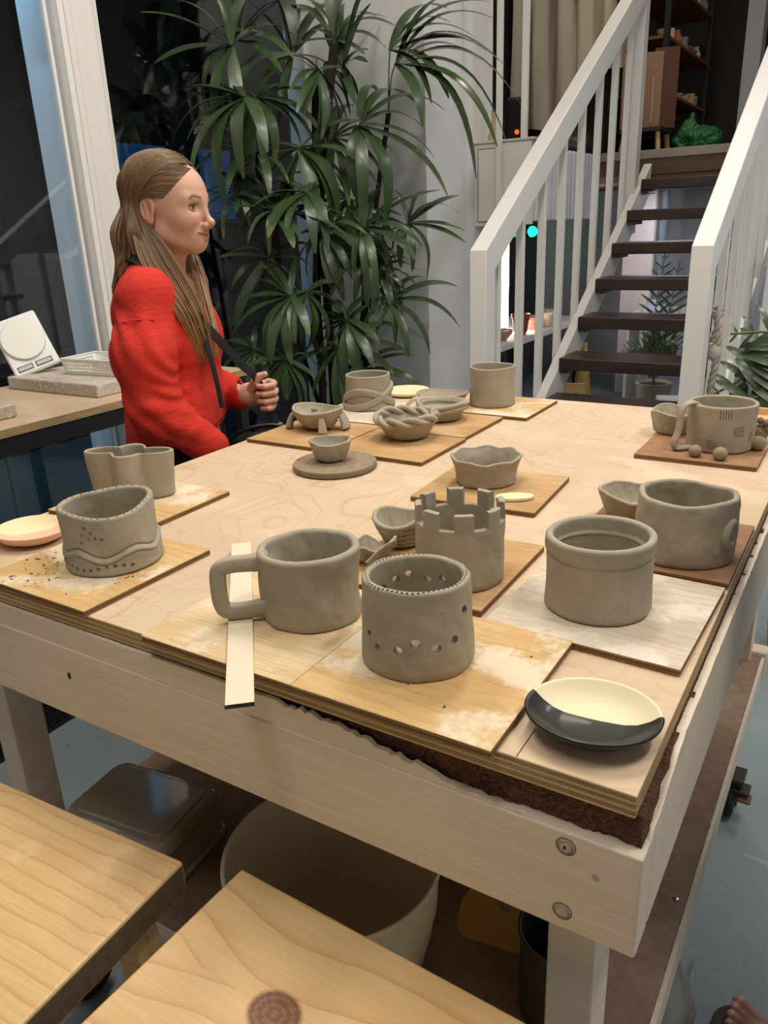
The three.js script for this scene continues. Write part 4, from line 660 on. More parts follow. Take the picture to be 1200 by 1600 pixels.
{
  const t = thing('wooden_paddle', 'yellow wooden board with a round hole leaning on the lower shelf', 'paddle', [-0.345, SH + 0.0005, -0.8], 0.15);
  const s = new THREE.Shape(); s.moveTo(-0.06, 0.02); s.quadraticCurveTo(-0.06, 0.002, -0.04, 0); s.lineTo(0.065, 0); s.lineTo(0.065, 0.06); s.quadraticCurveTo(0.06, 0.1, 0.035, 0.13); s.lineTo(-0.03, 0.13); s.quadraticCurveTo(-0.045, 0.07, -0.06, 0.045); s.closePath();
  const h = new THREE.Path(); h.absarc(0.004, 0.06, 0.014, 0, Math.PI * 2); s.holes.push(h);
  part(t, 'board', boxUV(at(new THREE.ExtrudeGeometry(s, { depth: 0.014, bevelEnabled: true, bevelSize: 0.002, bevelThickness: 0.002, bevelSegments: 2, curveSegments: 24 }), 0, 0.012, 0.0, 0, -0.95)), std({ color: 0xb88a3c, roughness: 0.7 }));
}
{ const t = thing('steel_pot', 'dark metal pot behind the front right table leg', 'pot', [-0.235, SH + 0.0005, -0.765]); part(t, 'pot', lathe([[0.001, 0], [0.052, 0], [0.055, 0.004], [0.055, 0.135], [0.058, 0.138], [0.058, 0.142], [0.0535, 0.142], [0.0525, 0.01], [0.001, 0.008]], 64), std({ color: 0x5a5348, roughness: 0.45, metalness: 0.7 })); }
{ // clear plastic bag hanging out below the shelf edge
  const t = thing('plastic_bag', 'crumpled clear plastic bag hanging below the right shelf edge', 'bag', [-0.165, 0.0, -0.98]);
  const g = gridGeo(26, 30, (j, i) => { const a = (i / 30) * Math.PI * 2, u = j / 25, r = 0.085 * Math.sin(Math.PI * clamp(u * 0.92 + 0.06, 0.02, 0.99)) ** 0.6, n = 1 + 0.22 * noise3(Math.cos(a) * 3, u * 5, Math.sin(a) * 3 + 7) + 0.1 * noise3(Math.cos(a) * 9, u * 12, Math.sin(a) * 9); return [Math.cos(a) * r * 0.55 * n + 0.03, lerp(0.33, 0.05, u), Math.sin(a) * r * 1.3 * n]; });
  part(t, 'film', g, phys({ color: 0xcfd2cf, transmission: 0.75, thickness: 0, roughness: 0.25, side: THREE.DoubleSide }));
}
// ---------------------------------------------------------------- side table by the window with its things
{
  const t = thing('side_table', 'black-framed side table with a pale plywood top under the window', 'table', [-2.38, 0, -1.15]);
  wpart(t, 'plywood_face', slab(-2.7, -2.065, 0.907, 0.91, -2.3, 0.0, 0.001), std({ map: TX.tabletop, color: 0xe8e0da, roughness: 0.65 }));
  const core = slab(-2.7, -2.065, 0.8845, 0.907, -2.3, 0.0, 0.0015); { const uv = core.attributes.uv, p = core.attributes.position; for (let i = 0; i < p.count; i++) uv.setXY(i, p.getX(i) + p.getZ(i), p.getY(i) - 0.8845); } wpart(t, 'plywood_core', core, M.ply);
  for (const x of [-2.09, -2.68]) wpart(t, 'frame_rail', slab(x - 0.022, x + 0.022, 0.83, 0.884, -2.29, -0.01, 0.003), M.black);
  for (const z of [-2.265, -0.035]) wpart(t, 'frame_rail', slab(-2.66, -2.11, 0.83, 0.884, z - 0.022, z + 0.022, 0.003), M.black);
  for (const x of [-2.09, -2.68]) for (const z of [-2.265, -0.035]) wpart(t, 'leg', slab(x - 0.022, x + 0.022, 0, 0.83, z - 0.022, z + 0.022, 0.003), M.black);
  const ST = 0.91;
  const s = thing('plaster_slab', 'thick grey plaster slab carrying the scale and the basket', 'slab', [-2.4, ST + 0.0005, -1.83], 0.02);
  const g = boxUV(new RoundedBoxGeometry(0.47, 0.044, 0.34, 6, 0.006)); { const p = g.attributes.position; for (let i = 0; i < p.count; i++) { const n = 0.0016 * noise3(p.getX(i) * 40, p.getY(i) * 40, p.getZ(i) * 40); p.setXYZ(i, p.getX(i) + n, p.getY(i), p.getZ(i) - n); } } part(s, 'slab', g.translate(0, 0.022, 0), M.plaster);
  const b = thing('plaster_block', 'small plaster block at the left edge of the picture on the side table', 'block', [-2.24, ST + 0.0005, -1.3]); part(b, 'block', blk(0.13, 0.04, 0.16, 0.006), M.plaster);
  // leaning kitchen scale
  const k = thing('kitchen_scale', 'white kitchen scale with a round plate leaning upright against the window', 'scale', [-2.565, ST + 0.046, -1.745], 0.95);
  const tilt = (q) => at(q.rotateY(0.3), 0, 0.012, 0, 0, 1.12);
  part(k, 'housing', tilt(boxUV(new RoundedBoxGeometry(0.165, 0.022, 0.215, 4, 0.01)).translate(0, -0.011, -0.108)), M.whitePlastic);
  const pl = part(k, 'weighing_plate', tilt(lathe([[0.001, 0], [0.07, 0], [0.075, 0.003], [0.0755, 0.009], [0.072, 0.012], [0.001, 0.0125]], 56).translate(0, 0.0, -0.122)), std({ color: 0xefeee2, roughness: 0.4 }));
  for (const [x, w] of [[-0.038, 0.055], [0.03, 0.06]]) { const d = part(k, 'display', tilt(slab(x - w / 2, x + w / 2, 0, 0.0015, -0.034, -0.014, 0.0006)), M.black); part(d, 'screen', tilt(slab(x - w / 2 + 0.003, x + w / 2 - 0.003, 0.0015, 0.002, -0.031, -0.017, 0)), std({ color: 0xb9bab8, roughness: 0.3 })); }
  // basket
  const w = thing('plastic_basket', 'low white perforated plastic basket on the plaster slab', 'basket', [-2.33, ST + 0.046, -1.86], 0.12);
  const BW = 0.135, BD = 0.085, BH = 0.055, fl = 0.012;
  part(w, 'bottom', slab(-BW + fl, BW - fl, 0, 0.003, -BD + fl, BD - fl, 0.001), M.whitePlastic);
  const wall = (len, rot, off) => { const sh = new THREE.Shape(); sh.moveTo(-len + fl, 0); sh.lineTo(len - fl, 0); sh.lineTo(len, BH); sh.lineTo(-len, BH); sh.closePath(); for (const y of [0.017, 0.029, 0.041]) for (let x = -len + 0.022; x <= len - 0.021; x += 0.0105) { const h = new THREE.Path(); h.moveTo(x - 0.003, y - 0.0038); h.lineTo(x + 0.003, y - 0.0038); h.lineTo(x + 0.003, y + 0.0038); h.lineTo(x - 0.003, y + 0.0038); h.closePath(); sh.holes.push(h); } const g = new THREE.ExtrudeGeometry(sh, { depth: 0.0022, bevelEnabled: false }); at(g, 0, 0, 0, 0, Math.atan2(fl, BH)); g.translate(0, 0, off - fl); g.rotateY(rot); part(w, 'side_wall', g, M.whitePlastic); };
  wall(BW, 0, BD); wall(BW, Math.PI, BD); wall(BD, Math.PI / 2, BW); wall(BD, -Math.PI / 2, BW);
  part(w, 'rim', sweep([[-BW, BH, BD], [BW, BH, BD], [BW, BH, -BD], [-BW, BH, -BD]].flatMap((p, i, a) => { const q = a[(i + 1) % 4]; return [p, [lerp(p[0], q[0], 0.05), BH, lerp(p[2], q[2], 0.05)], [lerp(p[0], q[0], 0.5), BH, lerp(p[2], q[2], 0.5)], [lerp(p[0], q[0], 0.95), BH, lerp(p[2], q[2], 0.95)]]; }), ring(0.004, 0.0025, 8), 160, { closed: true, up: V(0, 1, 0) }), M.whitePlastic);
  const pm = std({ color: 0xd9a58e, roughness: 0.5 }); const R = rng(31);
  for (let i = 0; i < 9; i++) { const c = thing('clay_peg', ['first', 'second', 'third', 'fourth', 'fifth', 'sixth', 'seventh', 'eighth', 'ninth'][i] + ' pinkish clay peg from the left in the white basket', 'peg', [-2.385 + i * 0.0135, ST + 0.0505, -1.85 + 0.006 * R()], 0.4 * R(), 'pink clay pegs in the basket'); part(c, 'peg', lathe([[0.0005, 0], [0.006, 0], [0.0062, 0.02], [0.005, 0.024], [0.0065, 0.03], [0.004, 0.036], [0.0005, 0.037]], 14), pm); }
  // black mesh crate below
  const c = thing('mesh_crate', 'black wire-mesh crate on the floor below the side table', 'crate', [-2.14, 0.0005, -1.12]);
  part(c, 'bottom', slab(-0.18, 0.18, 0, 0.004, -0.19, 0.19, 0.001), M.black);
  const holes = (len, h) => { const sh = new THREE.Shape(); sh.moveTo(-len, 0.004); sh.lineTo(len, 0.004); sh.lineTo(len, h); sh.lineTo(-len, h); sh.closePath(); for (let y = 0.02; y < h - 0.01; y += 0.0125) for (let x = -len + 0.012; x < len - 0.008; x += 0.0125) { const p = new THREE.Path(); p.moveTo(x, y - 0.0045); p.lineTo(x + 0.0045, y); p.lineTo(x, y + 0.0045); p.lineTo(x - 0.0045, y); p.closePath(); sh.holes.push(p); } return new THREE.ExtrudeGeometry(sh, { depth: 0.0015, bevelEnabled: false }); };
  for (const [len, rot, off] of [[0.19, Math.PI / 2, 0.178], [0.19, -Math.PI / 2, 0.178], [0.18, 0, 0.188], [0.18, Math.PI, 0.188]]) part(c, 'mesh_side', holes(len, 0.3).translate(0, 0, off).rotateY(rot), M.black);
  for (const [a, b2] of [[[-0.18, -0.19], [0.18, -0.19]], [[0.18, -0.19], [0.18, 0.19]], [[0.18, 0.19], [-0.18, 0.19]], [[-0.18, 0.19], [-0.18, -0.19]]]) part(c, 'rim_bar', bar([a[0], 0.3, a[1]], [b2[0], 0.3, b2[1]], 0.006, 0.006, 0.002), M.black);
  const fb = thing('folded_cloth', 'folded dark cloth inside the black mesh crate', 'cloth', [-2.14, 0.005, -1.12]); part(fb, 'cloth', blk(0.33, 0.2, 0.35, 0.04), std({ color: 0x1d2125, roughness: 0.9 }));
}
// ---------------------------------------------------------------- palms
const leafletGeo = (k, tip) => { // one leaflet along +x, length 1, folded along the middle, arching down
  const n = 12, pos = [], uv = [], col = [], idx = [], droop = [0.1, 0.22, 0.36, 0.55][k % 4];
  for (let i = 0; i <= n; i++) {
    const t = i / n, w = 0.088 * Math.pow(Math.sin(Math.PI * clamp(t * 0.93 + 0.05, 0, 1)), 0.55) * (t > 0.94 ? 0.75 : 1), a = droop * t * t * 1.4, x = t * (1 - 0.25 * droop * t * t), y = -a * t * 0.9 + 0.04 * Math.sin(t * 3);
    for (const s of [-1, 0, 1]) { pos.push(x, y + (s === 0 ? -0.02 * Math.sin(Math.PI * t) : 0), s * w); uv.push((s + 1) / 2, t); const b = tip && t > 0.9 ? [3.8, 2.1, 1.9] : [1, 1, 1]; const g = 0.9 + 0.12 * ((k * 37) % 5) / 4; col.push(b[0] * g, b[1] * g, b[2] * g); }
    if (i < n) { const o = i * 3; idx.push(o, o + 1, o + 3, o + 1, o + 4, o + 3, o + 1, o + 2, o + 4, o + 2, o + 5, o + 4); }
  }
  const g = new THREE.BufferGeometry(); g.setAttribute('position', new THREE.Float32BufferAttribute(pos, 3)); g.setAttribute('uv', new THREE.Float32BufferAttribute(uv, 2)); g.setAttribute('color', new THREE.Float32BufferAttribute(col, 3)); g.setIndex(idx); g.computeVertexNormals(); return g;
};
const LEAFLETS = [0, 1, 2, 3].flatMap((k) => [leafletGeo(k, false), leafletGeo(k, true)]);
const camRight = V(0.8437, 0, -0.5368), camBack = V(0.5368, 0, 0.8437);
function palmFan(plant, hub, stemFrom, angle, len, spread, droop, R, count) { // fan of leaflets at the end of a stalk
  const o = plant.position, H = V(...hub), a = angle * Math.PI / 180;
  const dir = camRight.clone().multiplyScalar(Math.cos(a)).add(V(0, Math.sin(a), 0)).add(camBack.clone().multiplyScalar(0.25 * (R() - 0.3))).normalize();
  const n0 = camBack.clone().multiplyScalar(0.15 + 0.9 * R()).add(V(0, 0.2 + 0.8 * R(), 0)).add(camRight.clone().multiplyScalar(1.1 * (R() - 0.5))).normalize(); let sd = dir.clone().cross(n0); if (sd.length() < 0.2) sd = camRight.clone(); sd.normalize(); const nor = sd.clone().cross(dir).normalize();
  const f = new THREE.Group(); f.name = 'frond'; f.position.copy(H).sub(o); plant.add(f);
  const S = V(...stemFrom).sub(H), mid = S.clone().multiplyScalar(0.5).add(V(0, 0.05, 0));
  part(f, 'stalk', tube([[S.x, S.y, S.z], [mid.x, mid.y, mid.z], [0, 0, 0]], 0.0035, 10, 5), M.petiole);
  const N = count ?? Math.round(5 + spread / 52 + R() * 2);
  for (let i = 0; i < N; i++) {
    const ph = (N === 1 ? 0 : (i / (N - 1) - 0.5)) * spread * Math.PI / 180 + (R() - 0.5) * 0.42, d = dir.clone().multiplyScalar(Math.cos(ph)).add(sd.clone().multiplyScalar(Math.sin(ph))).add(nor.clone().multiplyScalar(0.12)).normalize();
    const L = 1.22 * len * (1 - 0.28 * Math.abs(ph) / (spread * Math.PI / 360 + 0.01)) * (0.75 + 0.5 * R());
    const lim = (v, lo) => Math.max(v, lo); d.z = lim(d.z, (-3.6 - H.z) / L); d.x = lim(d.x, (-2.7 - H.x) / L); d.normalize();
    const k = clamp(Math.floor(droop * 4 + R() * 3.2 - 1.3), 0, 3), m = new THREE.Mesh(LEAFLETS[k * 2 + (R() < 0.3 ? 1 : 0)], M.leaf); m.name = 'leaflet'; f.add(m);
    const up0 = V(0, 1, 0).sub(d.clone().multiplyScalar(d.y)); if (up0.length() < 0.15) up0.copy(camBack); up0.normalize().add(nor.clone().multiplyScalar(0.5)).normalize(); const z = d.clone().cross(up0).normalize(), y = z.clone().cross(d).normalize();
    m.quaternion.setFromRotationMatrix(new THREE.Matrix4().makeBasis(d, y, z)); m.scale.set(L, L, Math.min(L, 0.34) * (0.68 + 0.55 * R()));
  }
}
{
  const t = thing('lady_palm', 'tall dark green fan palm with many arching leaves beside the window', 'plant', [-2.36, 0, -3.3]);
  const potG = lathe([[0.001, 0], [0.17, 0], [0.18, 0.01], [0.21, 0.36], [0.22, 0.365], [0.22, 0.39], [0.2, 0.39], [0.195, 0.33], [0.001, 0.33]], 56);
  part(t, 'planter', potG, std({ color: 0x24211f, roughness: 0.7 })); part(t, 'soil', new THREE.CylinderGeometry(0.195, 0.19, 0.02, 40).translate(0, 0.335, 0), std({ color: 0x2a1f17, roughness: 1 }));
  const canes = [[[-2.43, 0.33, -3.25], [-2.42, 0.7, -3.26], [-2.419, 1.13, -3.263], [-2.36, 1.713, -3.301], [-2.291, 2.19, -3.344]], [[-2.4, 0.33, -3.32], [-2.39, 0.9, -3.31], [-2.37, 1.35, -3.27], [-2.33, 1.85, -3.22], [-2.25, 2.04, -3.14]], [[-2.47, 0.33, -3.2], [-2.51, 0.8, -3.12], [-2.503, 1.144, -3.09], [-2.442, 1.47, -3.011]], [[-2.27, 0.33, -3.32], [-2.19, 0.7, -3.31], [-2.16, 1.037, -3.309], [-2.156, 1.4, -3.311]], [[-2.47, 0.33, -3.36], [-2.56, 1.0, -3.22], [-2.6, 1.6, -3.12], [-2.62, 2.13, -3.03]], [[-2.38, 0.33, -3.2], [-2.31, 0.8, -3.1], [-2.29, 1.1, -2.95]], [[-2.35, 0.33, -3.38], [-2.2, 1.2, -3.4], [-2.06, 1.9, -3.42]]];
  canes.forEach((c, i) => { const m = part(t, 'cane', tube(c.map((p) => [p[0] - t.position.x, p[1], p[2] - t.position.z]), i < 2 ? 0.021 : 0.012, 40, 9), M.cane); });
  const R = rng(404);
  const fans = [[-2.283, 2.208, -3.349, 80, 0.247, 200, 0.2], [-2.212, 2.051, -3.098, -80, 0.292, 200, 0.5], [-1.99, 2.08, -3.378, 5, 0.442, 120, 0.5], [-2.03, 2.141, -3.4, 20, 0.357, 110, 0.3], [-2.56, 2.166, -2.95, 150, 0.33, 220, 0.3], [-2.6, 2.204, -3.05, 60, 0.299, 160, 0.2], [-2.452, 1.953, -2.886, -160, 0.33, 170, 0.5], [-2.477, 1.966, -2.989, -30, 0.281, 160, 0.6], [-2.34, 1.494, -2.898, -10, 0.252, 300, 0.35], [-2.504, 1.494, -3.09, 120, 0.253, 200, 0.3], [-2.324, 1.754, -3.086, -90, 0.34, 220, 0.5], [-2.287, 1.803, -3.287, -20, 0.288, 220, 0.5], [-2.103, 1.835, -3.227, -10, 0.37, 200, 0.6], [-2.096, 1.407, -3.231, 20, 0.261, 260, 0.3], [-2.204, 1.421, -3.35, -60, 0.242, 200, 0.4], [-1.95, 1.416, -3.38, -10, 0.221, 240, 0.4], [-2.032, 1.067, -3.331, 10, 0.25, 300, 0.3], [-2.142, 1.29, -3.32, -60, 0.252, 200, 0.4], [-2.279, 1.135, -2.878, 200, 0.264, 230, 0.4], [-2.278, 1.139, -2.997, -70, 0.24, 180, 0.6], [-2.291, 0.857, -2.81, -100, 0.204, 150, 0.4], [-2.178, 0.99, -3.179, -120, 0.278, 220, 0.4], [-2.223, 0.87, -3.15, -40, 0.341, 240, 0.4], [-2.5, 1.743, -3.0, 170, 0.26, 240, 0.4], [-2.56, 1.596, -2.95, 200, 0.22, 240, 0.3], [-2.5, 2.171, -3.3, 110, 0.341, 260, 0.4], [-2.257, 2.098, -3.36, 70, 0.335, 220, 0.4], [-2.5, 1.29, -3.0, 250, 0.25, 260, 0.4], [-2.318, 1.4, -3.208, -100, 0.284, 260, 0.5], [-2.132, 1.209, -3.38, 0, 0.226, 240, 0.4], [-2.252, 1.564, -3.013, 180, 0.27, 260, 0.5], [-2.209, 1.536, -3.278, -150, 0.283, 220, 0.4], [-2.5, 0.887, -2.85, 210, 0.2, 220, 0.4], [-2.205, 0.724, -3.28, 30, 0.256, 240, 0.3]];
  const curves = canes.map((c) => new THREE.CatmullRomCurve3(c.map((p) => V(...p))));
  for (const [x, y, z, a, L, sp, dr] of fans) {
    let best = null, bd = 1e9; for (const c of curves) for (let i = 4; i <= 20; i++) { const p = c.getPoint(i / 20), d = p.distanceTo(V(x, y, z)) + (p.y > y ? 0.35 : 0) + Math.abs(p.y - (y - 0.18)) * 0.6; if (d < bd) { bd = d; best = p; } }
    palmFan(t, [x, y, z], [best.x, best.y, best.z], a, L, sp, dr, R);
  }
}
// feather palms: a rib with leaflets on both sides
const PINNA = leafletGeo(1, false);
function featherFrond(plant, pts, len, n, R, wide = 0.5, flat = null) {
  const f = new THREE.Group(); f.name = 'frond'; plant.add(f); const c = new THREE.CatmullRomCurve3(pts.map((p) => V(...p)));
  part(f, 'rib', new THREE.TubeGeometry(c, 24, 0.004, 5), M.petiole);
  for (let i = 0; i < n; i++) for (const s of [-1, 1]) {
    const t = 0.12 + 0.86 * (i / (n - 1)), p = c.getPointAt(t), T = c.getTangentAt(t), up = V(0, 1, 0), sd = T.clone().cross(flat ?? up).normalize().multiplyScalar(s), d = T.clone().multiplyScalar(0.65).add(sd).add(V(0, 0.25, 0)).normalize();
    const uf = flat ?? up, y0 = uf.clone().sub(d.clone().multiplyScalar(d.dot(uf))).normalize(), z = d.clone().cross(y0).normalize(); const m = new THREE.Mesh(PINNA, M.leaf); m.name = 'leaflet'; m.position.copy(p); m.quaternion.setFromRotationMatrix(new THREE.Matrix4().makeBasis(d, y0, z)); const L = len * Math.sin(Math.PI * clamp(t * 0.85 + 0.12, 0, 1)) * (0.9 + 0.2 * R()); m.scale.set(L, L, L * wide); f.add(m);
  }
}
function featherPalm(name, label, pos, fronds, len, n, seed, h = 0.3, wide = 0.5, flat = null) {
  const t = thing(name, label, 'plant', pos), R = rng(seed);
  part(t, 'planter', lathe([[0.001, 0], [0.1, 0], [0.105, 0.006], [0.13, h - 0.01], [0.135, h], [0.12, h], [0.115, h - 0.03], [0.001, h - 0.03]], 40), std({ color: 0x8d8478, roughness: 0.8 }));
  part(t, 'soil', new THREE.CylinderGeometry(0.114, 0.112, 0.012, 32).translate(0, h - 0.026, 0), std({ color: 0x2a1f17, roughness: 1 }));
  for (const f of fronds) featherFrond(t, [[f[0][0] * 0.1, h - 0.03, f[0][2] * 0.1], ...f], len, n, R, wide, flat);
}
featherPalm('areca_palm', 'green feather palm in front of the right stair rail', [-0.06, 0, -2.7], [[[-0.02, 0.6, 0.02], [-0.05, 0.86, 0.02], [-0.16, 0.97, 0.03], [-0.36, 0.86, 0.05]], [[-0.02, 0.7, 0.05], [-0.08, 0.95, 0.07], [-0.18, 1.06, 0.08], [-0.32, 1.06, 0.1]], [[0.0, 0.6, 0.03], [-0.06, 0.8, 0.06], [-0.2, 0.88, 0.08], [-0.34, 0.76, 0.1]], [[0.03, 0.7, 0.03], [0.08, 1.0, 0.08], [0.2, 1.2, 0.12]], [[0.02, 0.55, 0.06], [0.06, 0.75, 0.1], [0.2, 0.85, 0.15]]], 0.26, 20, 51, 0.3, 1.15, V(0.25, 0.25, 0.94));
featherPalm('parlour_palm', 'small feather palm seen through the gaps of the stairs', [-1.35, 0, -5.9], [[[0, 0.4, 0.02], [-0.06, 0.5, 0.06], [-0.22, 0.48, 0.1]], [[0.02, 0.5, 0], [0.06, 0.75, -0.04], [0.1, 1.1, -0.05]], [[-0.02, 0.42, -0.02], [0.08, 0.56, 0.04], [0.24, 0.5, 0.1]], [[0, 0.5, 0.02], [-0.02, 0.8, 0.02], [0.02, 1.2, 0.03]]], 0.16, 14, 53, 0.25, 0.7, V(0.3, 0.3, 0.9).normalize());
// ---------------------------------------------------------------- the woman in the red jumper (local: x where she faces, y up, z her right side)
function skinTone(p, lips, brow) { return [0.62, 0.36, 0.25]; }
const rot2 = (x, z, a) => [x * Math.cos(a) - z * Math.sin(a), x * Math.sin(a) + z * Math.cos(a)];
function headSDF() { // own axes, eye level at y = 0
  return (p) => {
    const x = p[0], y = p[1], z = p[2], az = Math.abs(z), q = [x, y, az];
    let d = ellipsoid(p, [-0.017, 0.034, 0], [0.09, 0.079, 0.0715]);
    d = smin(d, ellipsoid(p, [0.022, 0.022, 0], [0.068, 0.068, 0.06]), 0.03);
    d = smin(d, ellipsoid(p, [0.026, -0.028, 0], [0.057, 0.066, 0.054]), 0.03);
    d = smin(d, capsule(q, [-0.002, -0.055, 0.045], [0.056, -0.082, 0.012], 0.015, 0.013), 0.03);
    d = smin(d, ellipsoid(p, [0.061, -0.083, 0], [0.0165, 0.0148, 0.0175]), 0.018);
    d = smin(d, ellipsoid(q, [0.056, -0.028, 0.034], [0.022, 0.02, 0.02]), 0.024);
    d = smin(d, capsule(q, [0.079, 0.0145, 0.008], [0.066, 0.0165, 0.038], 0.0085, 0.0085), 0.018);
    d = smax(d, -ellipsoid(q, [0.0885, -0.0005, 0.031], [0.0125, 0.0095, 0.0155]), 0.012);
    d = smin(d, ellipsoid(q, [0.0655, -0.0005, 0.031], [0.0128, 0.0128, 0.0135]), 0.003);
    d = smin(d, capsule(p, [0.0815, 0.012, 0], [0.1, -0.031, 0], 0.006, 0.0072), 0.011);
    d = smin(d, ellipsoid(p, [0.1035, -0.033, 0], [0.0095, 0.0086, 0.0095]), 0.008);
    d = smin(d, ellipsoid(q, [0.0925, -0.0395, 0.0108], [0.0095, 0.0068, 0.0066]), 0.006);
    d = smax(d, -ellipsoid(q, [0.0955, -0.0435, 0.006], [0.0042, 0.0026, 0.0028]), 0.002);
    d = smin(d, ellipsoid(p, [0.0665, -0.062, 0], [0.0205, 0.023, 0.029]), 0.018);
    d = smin(d, capsule(q, [0.0875, -0.0565, 0], [0.0795, -0.0552, 0.0225], 0.005, 0.0028), 0.005);
    d = smin(d, capsule(q, [0.0858, -0.0685, 0], [0.0795, -0.0572, 0.022], 0.0062, 0.0028), 0.005);
    d = smax(d, -capsule(q, [0.0925, -0.062, 0], [0.0825, -0.056, 0.0245], 0.002, 0.0012), 0.002);
    // ear
    const e = [x + 0.014, y + 0.003, az - 0.0735]; let ear = ellipsoid(e, [0, 0.0, 0.001], [0.0185, 0.028, 0.007]); ear = smax(ear, -ellipsoid(e, [0.001, 0.001, 0.007], [0.0125, 0.02, 0.0068]), 0.004); ear = smin(ear, ellipsoid(e, [0.004, -0.025, 0], [0.0085, 0.0085, 0.005]), 0.006); ear = smin(ear, capsule(e, [-0.002, -0.012, 0.002], [-0.004, 0.012, 0.003], 0.0025, 0.0025), 0.003);
    d = smin(d, ear, 0.006);
    d = smin(d, capsule(p, [-0.022, -0.05, 0], [-0.04, -0.19, 0], 0.05, 0.052), 0.03);
    return d;
  };
}
const SKIN = [0.64, 0.37, 0.255];
function headColor(p) {
  const x = p[0], y = p[1], az = Math.abs(p[2]); let c = [...SKIN]; const k = (q, w) => Math.exp(-((q / w) ** 2));
  c = mix3(c, [0.58, 0.26, 0.19], 0.55 * k(y + 0.03, 0.02) * k(az - 0.038, 0.018) * (x > 0.02 ? 1 : 0));
  c = mix3(c, [0.52, 0.2, 0.16], 0.5 * k(y + 0.036, 0.012) * k(az, 0.012) * (x > 0.09 ? 1 : 0));
  { const q = [x, y, az], l = Math.min(capsule(q, [0.0875, -0.0565, 0], [0.0795, -0.0552, 0.0225], 0.005, 0.0028), capsule(q, [0.0858, -0.0685, 0], [0.0795, -0.0572, 0.022], 0.0062, 0.0028)); c = mix3(c, [0.44, 0.15, 0.125], 0.9 * sstep(0.003, 0.0006, l)); const m = capsule(q, [0.091, -0.062, 0], [0.082, -0.0562, 0.0245], 0.0012, 0.0008); c = mix3(c, [0.16, 0.05, 0.04], 0.8 * sstep(0.0018, 0.0006, m)); }
  const bl = 0.0195 + 0.004 * sstep(0.014, 0.034, az) - 0.006 * sstep(0.034, 0.047, az); if (x > 0.045 && az > 0.012 && az < 0.049) c = mix3(c, [0.085, 0.042, 0.024], 0.95 * k(y - bl, 0.0034) * sstep(0.012, 0.018, az) * sstep(0.049, 0.042, az));
  if (x > 0.05 && az > 0.017 && az < 0.046) { c = mix3(c, [0.06, 0.03, 0.02], 0.8 * k(y - 0.0068 + 0.28 * Math.abs(az - 0.031) * 0.5, 0.0018) * sstep(0.017, 0.021, az) * sstep(0.046, 0.042, az)); }
  if (Math.abs(x + 0.014) < 0.02 && az > 0.066) c = mix3(c, [0.6, 0.24, 0.18], 0.45);
  return c;
}
function handSDF(joints, palm) { return (p) => { let d = 1; for (const [a, b, ra, rb] of palm) d = smin(d, capsule(p, a, b, ra, rb), 0.012); for (const f of joints) { let e = 1; for (let i = 0; i < f.length - 1; i++) e = smin(e, capsule(p, f[i].slice(0, 3), f[i + 1].slice(0, 3), f[i][3], f[i + 1][3]), 0.002); d = smin(d, e, 0.0035); } return d; }; }
const colored = (g, c) => { const n = g.attributes.position.count, a = new Float32Array(n * 3); for (let i = 0; i < n; i++) a.set(c, i * 3); g.setAttribute('color', new THREE.BufferAttribute(a, 3)); return g; };
